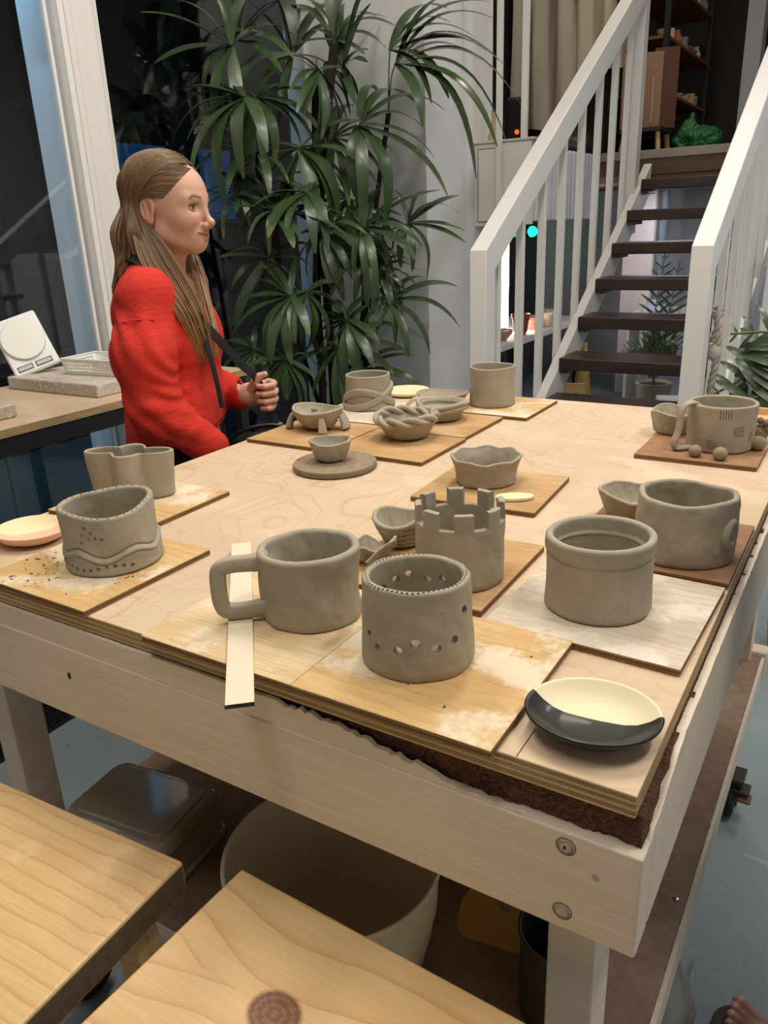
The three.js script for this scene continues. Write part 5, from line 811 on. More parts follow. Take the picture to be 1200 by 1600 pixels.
{
  const t = thing('person', 'woman with long light brown hair in a bright red jumper holding a black bag strap', 'person', [-1.4342, 0, -1.3987], 0.56658);
  const skin = phys({ vertexColors: true, roughness: 0.48, sheen: 0.15 });
  const HP = [-0.008, 1.468, 0], HA = 0.31, HT = -0.03;   // head place, turn towards the table side, nod
  const placeHead = (g) => { g.applyMatrix4(new THREE.Matrix4().makeRotationFromEuler(new THREE.Euler(0, -HA, HT, 'YZX')).setPosition(...HP)); return g; };
  const hp = new THREE.Matrix4().makeRotationFromEuler(new THREE.Euler(0, -HA, HT, 'YZX')).setPosition(...HP);
  const toBody = (p) => { const v = V(...p).applyMatrix4(hp); return [v.x, v.y, v.z]; };
  const hs = headSDF(); const head = placeHead(sdfMesh(hs, [-0.13, -0.21, -0.1], [0.13, 0.13, 0.1], 0.0022, headColor));
  // left hand gripping the strap: palm, four stacked fingers curling back, thumb on top
  const F = (y, k, c) => [[0.172, y, -0.08, 0.0095], [0.188 + c, y - 0.001, -0.062, 0.009], [0.1875 + c, y - 0.003, -0.04, 0.0085], [0.168 + k, y - 0.004, -0.029, 0.008], [0.152 + k, y - 0.003, -0.034, 0.0072]];
  const left = handSDF([F(1.04, 0, 0), F(1.0205, -0.003, 0.003), F(1.001, -0.001, 0.001), F(0.983, 0.006, -0.006), [[0.128, 1.025, -0.06, 0.0135], [0.143, 1.047, -0.05, 0.0115], [0.156, 1.061, -0.045, 0.0095], [0.17, 1.066, -0.043, 0.008]]],
    [[[0.118, 1.025, -0.07], [0.168, 1.032, -0.08], 0.016, 0.014], [[0.116, 1.008, -0.07], [0.17, 1.012, -0.082], 0.017, 0.014], [[0.118, 0.997, -0.07], [0.166, 0.992, -0.08], 0.016, 0.013], [[0.075, 1.012, -0.072], [0.118, 1.01, -0.07], 0.024, 0.0225]]);
  const lh = colored(sdfMesh(left, [0.05, 0.94, -0.12], [0.22, 1.09, 0.0], 0.0024), SKIN);
  { const c = lh.attributes.color, q = lh.attributes.position; for (let i = 0; i < q.count; i++) { const red = sstep(-0.04, -0.028, q.getZ(i)) * 0.35 + sstep(0.18, 0.192, q.getX(i)) * 0.3; const k = mix3(SKIN, [0.62, 0.26, 0.2], red); c.setXYZ(i, ...k); } }
  const G = (z, l) => [[0.115, 0.882, z, 0.0095], [0.142, 0.868, z, 0.009], [0.158, 0.848, z - 0.002, 0.0085], [0.162, 0.828 + l, z - 0.004, 0.0075]];
  const rh = colored(sdfMesh(handSDF([G(0.175, 0.004), G(0.158, -0.002), G(0.141, 0), G(0.125, 0.008), [[0.085, 0.905, 0.125, 0.012], [0.108, 0.892, 0.112, 0.0105], [0.126, 0.874, 0.108, 0.009], [0.136, 0.858, 0.108, 0.008]]], [[[0.075, 0.91, 0.163], [0.115, 0.884, 0.17], 0.016, 0.013], [[0.075, 0.91, 0.15], [0.115, 0.884, 0.145], 0.017, 0.014], [[0.03, 0.945, 0.155], [0.07, 0.915, 0.156], 0.023, 0.022]]), [0.0, 0.8, 0.08], [0.2, 0.99, 0.2], 0.003), SKIN);
  const bodyF = (p) => { let d = capsule(p, [-0.06, 1.285, -0.1], [-0.06, 1.285, 0.1], 0.042); d = smin(d, capsule(p, [-0.05, 1.36, 0], [-0.06, 1.28, 0], 0.046, 0.06), 0.03); d = smin(d, capsule(p, [-0.063, 1.22, 0], [-0.06, 0.95, 0], 0.088, 0.088), 0.03); d = smin(d, capsule(p, [-0.06, 0.9, -0.07], [-0.06, 0.9, 0.07], 0.1), 0.06);
    for (const s of [-1, 1]) { d = smin(d, capsule(p, [-0.06, 0.86, s * 0.085], [-0.045, 0.47, s * 0.09], 0.085, 0.055), 0.04); d = smin(d, capsule(p, [-0.045, 0.47, s * 0.09], [-0.075, 0.09, s * 0.095], 0.052, 0.036), 0.02); d = smin(d, capsule(p, [-0.085, 0.055, s * 0.095], [0.07, 0.03, s * 0.1], 0.035, 0.026), 0.03); }
    d = smin(d, capsule(p, [-0.06, 1.275, 0.142], [-0.06, 1.04, 0.178], 0.044, 0.038), 0.02); d = smin(d, capsule(p, [-0.06, 1.04, 0.178], [0.05, 0.93, 0.152], 0.038, 0.026), 0.01);
    d = smin(d, capsule(p, [-0.06, 1.275, -0.142], [-0.06, 1.035, -0.182], 0.044, 0.038), 0.02); d = smin(d, capsule(p, [-0.06, 1.035, -0.182], [0.09, 1.012, -0.075], 0.038, 0.026), 0.01); return d; };
  const body = colored(sdfMesh(bodyF, [-0.25, -0.01, -0.32], [0.2, 1.4, 0.32], 0.011), SKIN);
  const norm = (g) => { const q = g.toNonIndexed(); return q; };
  part(t, 'body', mergeGeometries([norm(body), norm(head), norm(lh), norm(rh)]), skin);
  // eyes
  const eyeW = std({ color: 0xe8e2da, roughness: 0.2 }), iris = phys({ color: 0x3a2c1e, roughness: 0.1, clearcoat: 1 });
  for (const s of [-1, 1]) { const g = new THREE.SphereGeometry(0.0124, 24, 16).translate(0.0668, -0.0008, s * 0.031); part(t, 'eyeball', placeHead(g), eyeW); const g2 = new THREE.SphereGeometry(0.0064, 20, 14).scale(0.5, 1, 1).translate(0.0768, -0.0004, s * 0.031 - 0.0005); part(t, 'iris', placeHead(g2), iris); }
  for (const s of [-1, 1]) { const up = [], lo = []; for (let i = 0; i <= 8; i++) { const a = lerp(-0.95, 0.95, i / 8), zz = s * 0.031 + Math.sin(a) * 0.0142, xx = 0.0668 + Math.cos(a) * 0.0122; up.push([xx, 0.0048 * Math.cos(a * 1.5) + 0.0008, zz]); lo.push([xx, -0.0052 * Math.cos(a * 1.5) - 0.0005, zz]); }
    part(t, 'eyelid', placeHead(sweep(up, ring(0.0022, 0.0026, 8), 24)), std({ color: 0x6a4534, roughness: 0.6 })); part(t, 'eyelid', placeHead(sweep(lo, ring(0.0018, 0.0016, 8), 24)), std({ color: 0xb98468, roughness: 0.6 })); }
  part(t, 'earring', placeHead(new THREE.TorusGeometry(0.0045, 0.0009, 6, 20).translate(-0.01, -0.037, 0.0745)), std({ color: 0xd9a94a, metalness: 1, roughness: 0.25 }));
  // jumper
  const folds = (p, d) => { let f = 0; const e = Math.hypot(p[0] + 0.055, p[1] - 1.03, p[2] - 0.185); f += 0.0045 * Math.exp(-((e / 0.09) ** 2)) * Math.sin((p[0] * 0.8 + p[1]) * 85 + 3.5 * noise3(p[0] * 12, p[1] * 12, p[2] * 12)); f += 0.0032 * noise3(p[0] * 15 + 3, p[1] * 9, p[2] * 15) + 0.002 * Math.sin((p[1] + p[0] * 1.1 + 0.3 * noise3(p[0] * 6, p[1] * 6, p[2] * 6)) * 46) * sstep(0.1, 0.16, p[2]) ; const a = Math.hypot(p[0] - 0.0, p[1] - 0.96, p[2] - 0.17); f += 0.0016 * Math.exp(-((a / 0.08) ** 2)) * Math.sin((p[0] - p[1] * 0.8) * 95 + 3 * noise3(p[0] * 15, p[1] * 15, p[2] * 15)); return f; };
  const jump = (p) => {
    let d = capsule(p, [-0.062, 1.293, -0.115], [-0.062, 1.293, 0.115], 0.052); d = smin(d, capsule(p, [-0.065, 1.23, -0.05], [-0.065, 1.23, 0.045], 0.1), 0.05); d = smin(d, capsule(p, [-0.052, 1.03, -0.06], [-0.052, 1.03, 0.042], 0.112), 0.08);
    d = smin(d, ellipsoid([p[0], p[1], Math.abs(p[2])], [0.005, 1.165, 0.06], [0.062, 0.075, 0.066]), 0.06); d = smin(d, capsule(p, [-0.057, 0.95, -0.068], [-0.057, 0.95, 0.068], 0.107), 0.04);
    const hemY = lerp(0.914, 0.962, clamp((p[0] + 0.17) / 0.23, 0, 1)); d = smax(d, hemY - p[1], 0.008);
    let ra = capsule(p, [-0.06, 1.27, 0.124], [-0.066, 1.16, 0.168], 0.06, 0.062); ra = smin(ra, capsule(p, [-0.066, 1.16, 0.168], [-0.056, 1.035, 0.178], 0.06, 0.058), 0.05); ra = smin(ra, capsule(p, [-0.058, 1.035, 0.182], [0.055, 0.93, 0.15], 0.06, 0.042), 0.025);
    let la = capsule(p, [-0.06, 1.28, -0.145], [-0.065, 1.04, -0.185], 0.056, 0.058); la = smin(la, capsule(p, [-0.065, 1.04, -0.185], [0.098, 1.012, -0.077], 0.058, 0.041), 0.02); la = smax(la, (p[0] - 0.103) * 0.94 + (p[1] - 1.012) * 0.25, 0.004); la = smax(la, -Math.max(capsule(p, [0.08, 1.012, -0.083], [0.14, 1.012, -0.06], 0.0335), 0.075 - p[0]), 0.004);
    d = smin(d, ra, lerp(0.008, 0.024, sstep(1.1, 1.28, p[1]))); d = smin(d, la, 0.02); d = smin(d, capsule(p, [-0.058, 1.325, -0.05], [-0.058, 1.325, 0.05], 0.042), 0.03);
    d = smax(d, -capsule(p, [-0.05, 1.34, 0], [-0.03, 1.5, 0], 0.052, 0.072), 0.012);
    return d + folds(p, d);
  };
  const red = std({ map: TX.knitCol, bumpMap: TX.knit, bumpScale: 0.0012, roughness: 0.9 });
  const jm = part(t, 'jumper', sdfMesh(jump, [-0.24, 0.86, -0.29], [0.16, 1.43, 0.3], 0.0052), red, 'bright red knitted jumper');
  // ribbed hem band and cuffs
  const ribM = std({ map: TX.knitCol, bumpMap: TX.rib, bumpScale: 0.003, roughness: 0.9 });
  { const rows = 9, cols = 90; const g = gridGeo(rows, cols, (j, i) => { const a = -(i / cols) * Math.PI * 2, k = 0.002 * Math.abs(Math.sin(i * Math.PI * 0.5)); const x0 = Math.cos(a), z0 = Math.sin(a), sup = Math.pow(Math.pow(Math.abs(x0) / 0.111, 2.6) + Math.pow(Math.abs(z0) / 0.18, 2.6), -1 / 2.6), r = sup * (1 + 0.012 * Math.sin(j * 0.4)) + k; const x = x0 * r - 0.057, hemY = lerp(0.908, 0.956, clamp((x + 0.17) / 0.23, 0, 1)); return [x, hemY + (j / (rows - 1)) * 0.048, z0 * r, (i / cols) * 0.95, j * 0.006]; }); part(jm, 'ribbed_hem', g, std({ ...{}, map: TX.knitCol, bumpMap: TX.rib, bumpScale: 0.003, roughness: 0.9, side: THREE.DoubleSide })); }
  // shoulder seam
  part(jm, 'shoulder_seam', sweep([[-0.122, 1.222, 0.165], [-0.101, 1.231, 0.1965], [-0.066, 1.238, 0.2065], [-0.025, 1.236, 0.1925]].map((p) => p), ring(0.0016, 0.0014, 6), 24), red);
  // trousers
  const pants = (p) => { let d = capsule(p, [-0.06, 0.92, -0.07], [-0.06, 0.92, 0.07], 0.106); for (const s of [-1, 1]) { d = smin(d, capsule(p, [-0.06, 0.86, s * 0.085], [-0.045, 0.47, s * 0.09], 0.095, 0.068), 0.04); d = smin(d, capsule(p, [-0.045, 0.47, s * 0.09], [-0.075, 0.1, s * 0.095], 0.067, 0.058), 0.02); } d = smax(d, 0.07 - p[1], 0.005); d = smax(d, p[1] - 0.99, 0.01); return d + 0.003 * noise3(p[0] * 18, p[1] * 12, p[2] * 18); };
  part(t, 'trousers', sdfMesh(pants, [-0.22, 0.04, -0.24], [0.12, 1.02, 0.24], 0.009), M.blackMatt, 'black trousers');
  for (const s of [-1, 1]) part(t, 'shoe', sdfMesh((p) => smax(smin(capsule(p, [-0.09, 0.045, s * 0.095], [-0.02, 0.05, s * 0.097], 0.045, 0.042), capsule(p, [-0.02, 0.04, s * 0.097], [0.085, 0.032, s * 0.102], 0.042, 0.03), 0.03), 0.002 - p[1], 0.004), [-0.16, -0.01, s * 0.1 - 0.07], [0.15, 0.12, s * 0.1 + 0.07], 0.007), std({ color: 0xdedad2, roughness: 0.6 }));
  // hair: a cap with long falls, covered by many combed locks
  const hc = (p) => ellipsoid(p, [-0.018, 0.036, 0], [0.0945, 0.0845, 0.0755]);
  const inv = hp.clone().invert();
  const hairMass = (P) => {
    const v = V(...P).applyMatrix4(inv), p = [v.x, v.y, v.z]; let d = hc(p);
    const az = Math.abs(p[2]); const line = 0.062 + 0.0 - 0.8 * Math.max(0, az - 0.02) ; // hairline: front limit, falling back towards the ear
    const front = p[1] > 0.075 ? p[0] - 0.075 : p[0] - (p[1] > 0.012 ? lerp(0.024, 0.072, Math.pow((p[1] - 0.012) / 0.063, 0.9)) : lerp(-0.034, 0.024, clamp((p[1] + 0.012) / 0.024, 0, 1)));
    d = smax(d, front, 0.006); d = smax(d, -0.06 - p[1], 0.02);
    d = smin(d, capsule(P, [-0.07, 1.46, 0.01], [-0.1, 1.36, 0.02], 0.045, 0.04), 0.03);
    d = smin(d, capsule(P, [-0.085, 1.43, 0.05], [-0.062, 1.36, 0.08], 0.018, 0.014), 0.02);
    d = smin(d, capsule(P, [-0.056, 1.365, 0.084], [0.0, 1.3, 0.096], 0.013, 0.011), 0.012); d = smin(d, capsule(P, [0.0, 1.3, 0.096], [0.048, 1.17, 0.1], 0.011, 0.006), 0.01);
    d = smin(d, capsule(P, [-0.005, 1.39, -0.055], [0.03, 1.3, -0.03], 0.022, 0.02), 0.02); d = smin(d, capsule(P, [0.03, 1.3, -0.03], [0.066, 1.18, 0.0], 0.02, 0.008), 0.02);
    return d;
  };
  const hairCol = (y, v) => mix3(mix3([0.125, 0.068, 0.032], [0.36, 0.205, 0.085], sstep(1.42, 1.16, y)), [0.4, 0.24, 0.11], v);
  const hm = std({ vertexColors: true, roughness: 0.36 });
  const hg = sdfMesh(hairMass, [-0.19, 1.12, -0.13], [0.14, 1.62, 0.15], 0.005, (p) => hairCol(p[1], 0.1));
  const locks = [], R = rng(909);
  const surf = (q, up = 1.02) => { const c = [-0.018, 0.036, 0], e = [0.0985, 0.0885, 0.0795], x = (q[0] - c[0]) / e[0], y = (q[1] - c[1]) / e[1], z = (q[2] - c[2]) / e[2], l = Math.hypot(x, y, z); return [c[0] + e[0] * x / l * up, c[1] + e[1] * y / l * up, c[2] + e[2] * z / l * up]; };
  const addLock = (pts, r, tone) => { const g = sweep(pts, ring(r, r * 0.5, 6), 26, { scale: (u) => (u < 0.12 ? 0.5 + u * 4.2 : 1) * (1 - 0.75 * sstep(0.7, 1, u)) }); const n = g.attributes.position.count, c = new Float32Array(n * 3); for (let i = 0; i < n; i++) c.set(hairCol(g.attributes.position.getY(i), tone), i * 3); g.setAttribute('color', new THREE.BufferAttribute(c, 3)); locks.push(g.toNonIndexed()); };
  for (const side of [1, -1]) for (let i = 0; i < 330; i++) {
    const s = i / 329, j = R(), top = lerp(0.1, -0.075, s) + 0.006 * (R() - 0.5); // where along the parting
    const a = surf([top, 0.12, side * 0.004 + side * 0.01 * R()]), ear = [lerp(-0.03, -0.075, s) - 0.012 * j, lerp(0.012, 0.02, s) - 0.01 * j, side * 0.078];
    const lift = 1.01 + 0.05 * R(); const m1 = surf([lerp(a[0], ear[0], 0.3), lerp(a[1], ear[1], 0.12), side * 0.042], lift), m2 = surf([lerp(a[0], ear[0], 0.68), lerp(a[1], ear[1], 0.5), side * 0.072], lift), e2 = surf(ear, lift);
    const pts = [a, m1, m2, e2].map(toBody); const w = R(), fr = side > 0 ? (s < 0.55 ? 1 : R() < 0.35 ? 1 : 0) : (s < 0.6 ? 1 : 0);
    if (side > 0 && fr) { const f = R() < 0.3 ? R() * 0.25 : R(), o2 = 0.024 * (R() - 0.5); pts.push([-0.078 + 0.055 * f, 1.405, 0.087 - 0.02 * f + o2 * 0.3], [-0.062 + 0.075 * f, 1.35, 0.108 - 0.03 * f + o2 * 0.6], [-0.022 + 0.07 * f, 1.285, 0.124 - 0.035 * f + o2 * 0.6], [0.012 + 0.055 * f, 1.22 + 0.02 * R(), 0.125 - 0.03 * f + o2], [0.04 + 0.035 * f, 1.12 + 0.09 * R(), 0.112 - 0.02 * f + o2]); }
    else if (side < 0 && fr) { const o = 0.04 * (w - 0.5); pts.push([-0.012 + o, 1.4, -0.08], [0.018 + o * 1.1, 1.335, -0.05 + 0.03 * R()], [0.042 + o * 0.9, 1.26, -0.015 + 0.03 * R()], [0.062 + o * 0.7, 1.12 + 0.08 * R(), 0.02 + 0.04 * R()]); }
    else { const o = 0.03 * (w - 0.5); pts.push([-0.108 + o, 1.41, side * (0.07 - 0.03 * R())], [-0.112 + o, 1.36, side * (0.078 - 0.035 * R())], [-0.122 + o * 0.6, 1.325 + 0.01 * R(), side * (0.085 - 0.03 * R())], [-0.135 + o * 0.5, 1.26 + 0.04 * R(), side * 0.07 * R()]); }
    addLock(pts, 0.0024 + 0.0014 * R(), 0.5 * R() * R());
  }
  for (const side of [1, -1]) for (let i = 0; i < 150; i++) { const s = i / 149, a = surf([lerp(0.08, 0.03, Math.pow(s, 1.1)), lerp(0.088, 0.02, s), side * lerp(0.006, 0.073, Math.pow(s, 0.7))], 1.0 + 0.01 * R()), e2 = surf([-0.045 - 0.02 * R(), 0.018 - 0.02 * s, side * 0.078], 1.03 + 0.03 * R()), m = surf([lerp(a[0], e2[0], 0.5), lerp(a[1], e2[1], 0.5) + 0.014, side * lerp(0.026, 0.078, Math.pow(s, 0.8))], 1.03 + 0.02 * R()); const o = 0.03 * (R() - 0.5); addLock([...[a, m, e2].map(toBody), [-0.075 + o, 1.42, side * 0.085], [-0.07 + o, 1.37, side * 0.088]], 0.0024 + 0.0012 * R(), 0.5 * R() * R()); }
  for (let i = 0; i < 150; i++) { const s = i / 149, z = lerp(-0.078, 0.078, s), a = surf([-0.06, 0.11, z * 0.5], 1.02), b = surf([-0.1, 0.06, z], 1.03), c = surf([-0.11, 0.0, z], 1.04); addLock([...[a, b, c].map(toBody), [-0.122 - 0.008 * R(), 1.42, z * 0.9], [-0.128, 1.36, z * 0.9], [-0.15, 1.27 + 0.03 * R(), z * 0.9]], 0.0032 + 0.0016 * R(), 0.45 * R() * R()); }
  part(t, 'hair', mergeGeometries([hg.toNonIndexed(), ...locks]), hm, 'long light brown hair');
  // strap and bag
  const sb = M.black;
  const b = thing('shoulder_bag', 'black shoulder bag whose strap the woman holds in front of her', 'bag', [-1.4342, 0, -1.3987], 0.56658);
  const strapSec = ring(0.012, 0.0012, 8, 4);
  part(b, 'strap', sweep([[-0.135, 1.352, -0.03], [-0.125, 1.365, 0.035], [-0.078, 1.362, 0.083], [-0.025, 1.325, 0.108], [0.02, 1.27, 0.112], [0.05, 1.228, 0.108]], ring(0.017, 0.0014, 8, 4), 40, { up: V(0.35, 0.55, 0.75).normalize() }), sb);
  part(b, 'strap', sweep([[0.05, 1.228, 0.1], [0.09, 1.165, 0.07], [0.122, 1.105, 0.02], [0.148, 1.055, -0.045], [0.162, 1.0, -0.055], [0.178, 0.955, -0.06], [0.19, 0.925, -0.06]], strapSec, 48, { up: V(0.6, 0.3, 0.75).normalize() }), sb);
  part(b, 'strap_tail', sweep([[0.05, 1.225, 0.102], [0.064, 1.17, 0.112], [0.078, 1.1, 0.122], [0.086, 1.02, 0.124]], ring(0.006, 0.0012, 8, 4), 24, { up: V(0.4, 0, 0.9).normalize() }), sb);
  part(b, 'buckle', at(new RoundedBoxGeometry(0.03, 0.022, 0.01, 2, 0.003), 0.05, 1.23, 0.106, 0.3, 0, -0.9), std({ color: 0x2a2a2a, metalness: 0.8, roughness: 0.3 }));
  part(b, 'pouch', sdfMesh((p) => { const q = [p[0] - 0.16, p[1] - 0.8, p[2] + 0.09]; return smax(ellipsoid(q, [0, 0.02, 0], [0.15, 0.14, 0.062]), q[1] - 0.095, 0.02) + 0.004 * noise3(p[0] * 16, p[1] * 16, p[2] * 16); }, [-0.02, 0.62, -0.18], [0.34, 0.93, 0.0], 0.008), M.black);
  part(b, 'top_cord', sweep([[0.03, 0.875, -0.04], [0.1, 0.925, -0.02], [0.17, 0.938, -0.025], [0.25, 0.915, -0.05]], ring(0.006, 0.006, 8), 28), std({ color: 0x17181a, roughness: 0.35 }));
  part(b, 'clasp', at(new THREE.TorusGeometry(0.009, 0.0022, 8, 20), 0.196, 0.925, -0.055, 0.5), M.steel);
}
// ---------------------------------------------------------------- person standing at the right, only sandalled toes in view
{
  const t = thing('person', 'person in sandals beside the table, only the toes of one foot in view', 'person', [0.126, 0, -1.19], Math.PI - 0.55);
  const skin = phys({ vertexColors: true, roughness: 0.5 });
  const foot = (s) => (p) => { const z = p[2] - s * 0.095; const q = [p[0], p[1], z]; let d = capsule(q, [-0.06, 0.05, 0], [-0.05, 0.12, 0], 0.034, 0.036); d = smin(d, capsule(q, [-0.06, 0.036, 0], [0.09, 0.03, s * 0.004], 0.031, 0.026), 0.03); d = smin(d, capsule(q, [0.02, 0.033, -0.022], [0.1, 0.026, -0.03 * 1], 0.02, 0.015), 0.02); d = smin(d, capsule(q, [0.02, 0.033, 0.02], [0.09, 0.024, 0.03], 0.02, 0.014), 0.02);
    const big = -s; [[0, 0.145, 0.013], [1, 0.143, 0.0095], [2, 0.137, 0.009], [3, 0.128, 0.0085], [4, 0.116, 0.0085]].forEach(([k, x, r]) => { const zz = big * (0.032 - k * 0.0165) * 1; d = smin(d, capsule(q, [0.085, 0.026, zz * 0.95], [x, 0.0255 - 0.001 * k, zz], r * 1.05, r), 0.006); }); d = smax(d, 0.0125 - p[1], 0.003); return d; };
  const fc = (s) => (p) => { const z = p[2] - s * 0.095; let c = [0.42, 0.2, 0.145]; [[0, 0.152, 0.009], [1, 0.1495, 0.006], [2, 0.1435, 0.006], [3, 0.1345, 0.005], [4, 0.1225, 0.005]].forEach(([k, x, w]) => { const zz = -s * (0.032 - k * 0.0165); if (Math.abs(z - zz) < w && p[0] > x - 0.012 && p[1] > 0.0285) c = [0.66, 0.38, 0.32]; }); return c; };
  const feet = [1, -1].map((s) => sdfMesh(foot(s), [-0.12, -0.002, s * 0.095 - 0.07], [0.18, 0.16, s * 0.095 + 0.07], 0.003, fc(s)).toNonIndexed());
  const bodyF = (p) => { let d = 9; for (const s of [-1, 1]) { d = smin(d, capsule(p, [-0.055, 0.1, s * 0.095], [-0.03, 0.48, s * 0.09], 0.037, 0.055), 0.02); d = smin(d, capsule(p, [-0.03, 0.48, s * 0.09], [-0.04, 0.88, s * 0.085], 0.058, 0.085), 0.03); d = smin(d, capsule(p, [-0.04, 1.36, s * 0.165], [-0.06, 1.09, s * 0.22], 0.048, 0.04), 0.02); d = smin(d, capsule(p, [-0.06, 1.09, s * 0.22], [0.0, 0.86, s * 0.22], 0.038, 0.027), 0.02); } d = smin(d, capsule(p, [-0.045, 0.95, 0], [-0.045, 1.3, 0], 0.115, 0.12), 0.05); d = smin(d, capsule(p, [-0.04, 1.37, -0.14], [-0.04, 1.37, 0.14], 0.055), 0.04); d = smin(d, capsule(p, [-0.035, 1.4, 0], [-0.02, 1.52, 0], 0.05, 0.05), 0.03); d = smin(d, ellipsoid(p, [-0.03, 1.62, 0], [0.075, 0.08, 0.06]), 0.02); return d; };
  const hd = sdfMesh(headSDF(), [-0.13, -0.21, -0.1], [0.13, 0.13, 0.1], 0.0035, (p) => headColor(p).map((c) => c * 0.68)).translate(-0.015, 1.6, 0).toNonIndexed();
  const hands = [1, -1].map((s) => { const z = s * 0.222, fg = (x, l) => [[x, 0.785, z, 0.0095], [x + 0.006, 0.757, z - s * 0.006, 0.009], [x + 0.009, 0.735, z - s * 0.014, 0.0083], [x + 0.009, 0.718 + l, z - s * 0.02, 0.0072]]; return colored(sdfMesh(handSDF([fg(-0.02, 0.012), fg(0.0, 0.002), fg(0.02, 0), fg(0.04, 0.004), [[0.035, 0.835, z - s * 0.008, 0.012], [0.052, 0.812, z - s * 0.018, 0.0105], [0.058, 0.79, z - s * 0.026, 0.009], [0.06, 0.776, z - s * 0.03, 0.008]]], [[[0.0, 0.85, z], [-0.018, 0.79, z], 0.019, 0.012], [[0.005, 0.85, z], [0.02, 0.79, z], 0.02, 0.013], [[0.01, 0.85, z], [0.038, 0.79, z], 0.018, 0.012], [[-0.004, 0.9, z], [0.004, 0.855, z], 0.026, 0.022]]), [-0.06, 0.69, z - 0.07], [0.1, 0.93, z + 0.07], 0.0035), [0.42, 0.2, 0.145]).toNonIndexed(); });
  part(t, 'body', mergeGeometries([...feet, hd, ...hands, colored(sdfMesh(bodyF, [-0.22, 0.06, -0.3], [0.15, 1.74, 0.3], 0.012), [0.42, 0.2, 0.145]).toNonIndexed()]), skin);
  const cloth = (p) => { let d = capsule(p, [-0.045, 0.95, 0], [-0.045, 1.3, 0], 0.135, 0.135); d = smin(d, capsule(p, [-0.04, 1.36, -0.15], [-0.04, 1.36, 0.15], 0.07), 0.05); for (const s of [-1, 1]) { d = smin(d, capsule(p, [-0.04, 0.9, s * 0.085], [-0.03, 0.3, s * 0.09], 0.1, 0.085), 0.05); d = smin(d, capsule(p, [-0.04, 1.34, s * 0.17], [-0.06, 1.1, s * 0.22], 0.065, 0.058), 0.03); } return smax(d, 0.25 - p[1], 0.01); };
  part(t, 'clothing', sdfMesh(cloth, [-0.24, 0.2, -0.31], [0.16, 1.46, 0.31], 0.012), std({ color: 0x39414c, roughness: 0.9 }));
  part(t, 'hair', sdfMesh((p) => smax(smax(ellipsoid(p, [-0.034, 1.632, 0], [0.1, 0.097, 0.084]), p[0] - (p[1] > 1.67 ? 0.05 : lerp(-0.045, 0.05, clamp((p[1] - 1.58) / 0.09, 0, 1))), 0.01), 1.53 - p[1], 0.01), [-0.16, 1.48, -0.12], [0.12, 1.76, 0.12], 0.009), std({ color: 0x2c2019, roughness: 0.6 }));
  for (const s of [1, -1]) { const sole = new THREE.Shape(); sole.moveTo(-0.105, 0); sole.bezierCurveTo(-0.105, 0.045, -0.02, 0.03, 0.03, 0.045); sole.bezierCurveTo(0.09, 0.06, 0.16, 0.055, 0.162, 0.0); sole.bezierCurveTo(0.16, -0.055, 0.09, -0.06, 0.03, -0.045); sole.bezierCurveTo(-0.02, -0.03, -0.105, -0.045, -0.105, 0);
    part(t, 'sandal_sole', new THREE.ExtrudeGeometry(sole, { depth: 0.008, bevelEnabled: true, bevelSize: 0.002, bevelThickness: 0.002, bevelSegments: 2 }).rotateX(-Math.PI / 2).translate(0, 0.0022, s * 0.095), std({ color: 0x4a4436, roughness: 0.8 }));
    part(t, 'sandal_strap', sweep([[0.045, 0.012, s * 0.095 - 0.05], [0.055, 0.05, s * 0.095 - 0.03], [0.062, 0.06, s * 0.095], [0.055, 0.05, s * 0.095 + 0.03], [0.045, 0.012, s * 0.095 + 0.05]], ring(0.011, 0.002, 8, 4), 30, { up: (u, p) => V(0.3, p.y - 0.0, p.z - s * 0.095).normalize() }), std({ color: 0xcfc5b6, roughness: 0.6 })); }
}
// ---------------------------------------------------------------- things on the upper floor
const UF = 1.8;
{ const t = thing('bottle_vase', 'pale wooden bottle vase on the white bulkhead', 'vase', [-2.02, 1.8325, -4.5]); part(t, 'vase', lathe([[0.001, 0], [0.03, 0], [0.034, 0.006], [0.032, 0.03], [0.02, 0.07], [0.015, 0.1], [0.014, 0.145], [0.017, 0.152], [0.011, 0.152], [0.009, 0.12], [0.001, 0.11]], 32), std({ color: 0xc9b07e, roughness: 0.6 })); }
{
  const t = thing('loudspeaker', 'black loudspeaker with a glowing red light behind the white posts', 'speaker', [-2.16, 1.801, -5.15], 0.5);
  part(t, 'cabinet', blk(0.14, 0.33, 0.14, 0.012), M.black); part(t, 'grille', slab(-0.058, 0.058, 0.02, 0.31, 0.0705, 0.076, 0.004), M.blackMatt);
  part(t, 'red_lamp', at(new THREE.SphereGeometry(0.014, 16, 12).scale(1, 1, 0.4), 0.0, 0.13, 0.077), std({ color: 0x401008, emissive: 0xff3a12, emissiveIntensity: 4 }));
}
{ const t = thing('wooden_crate', 'small orange-brown wooden crate left of the loudspeaker', 'crate', [-2.52, 1.801, -5.35], 0.3); for (let i = 0; i < 3; i++) part(t, 'plank', slab(-0.13, 0.13, 0.01 + i * 0.085, 0.085 + i * 0.085, 0.1, 0.115, 0.003), M.pineLeg); for (const s of [-1, 1]) part(t, 'side', slab(s * 0.13 - 0.008, s * 0.13 + 0.008, 0, 0.26, -0.11, 0.1, 0.003), M.pineLeg); part(t, 'bottom', slab(-0.13, 0.13, 0, 0.01, -0.11, 0.1, 0.002), M.pineLeg); }
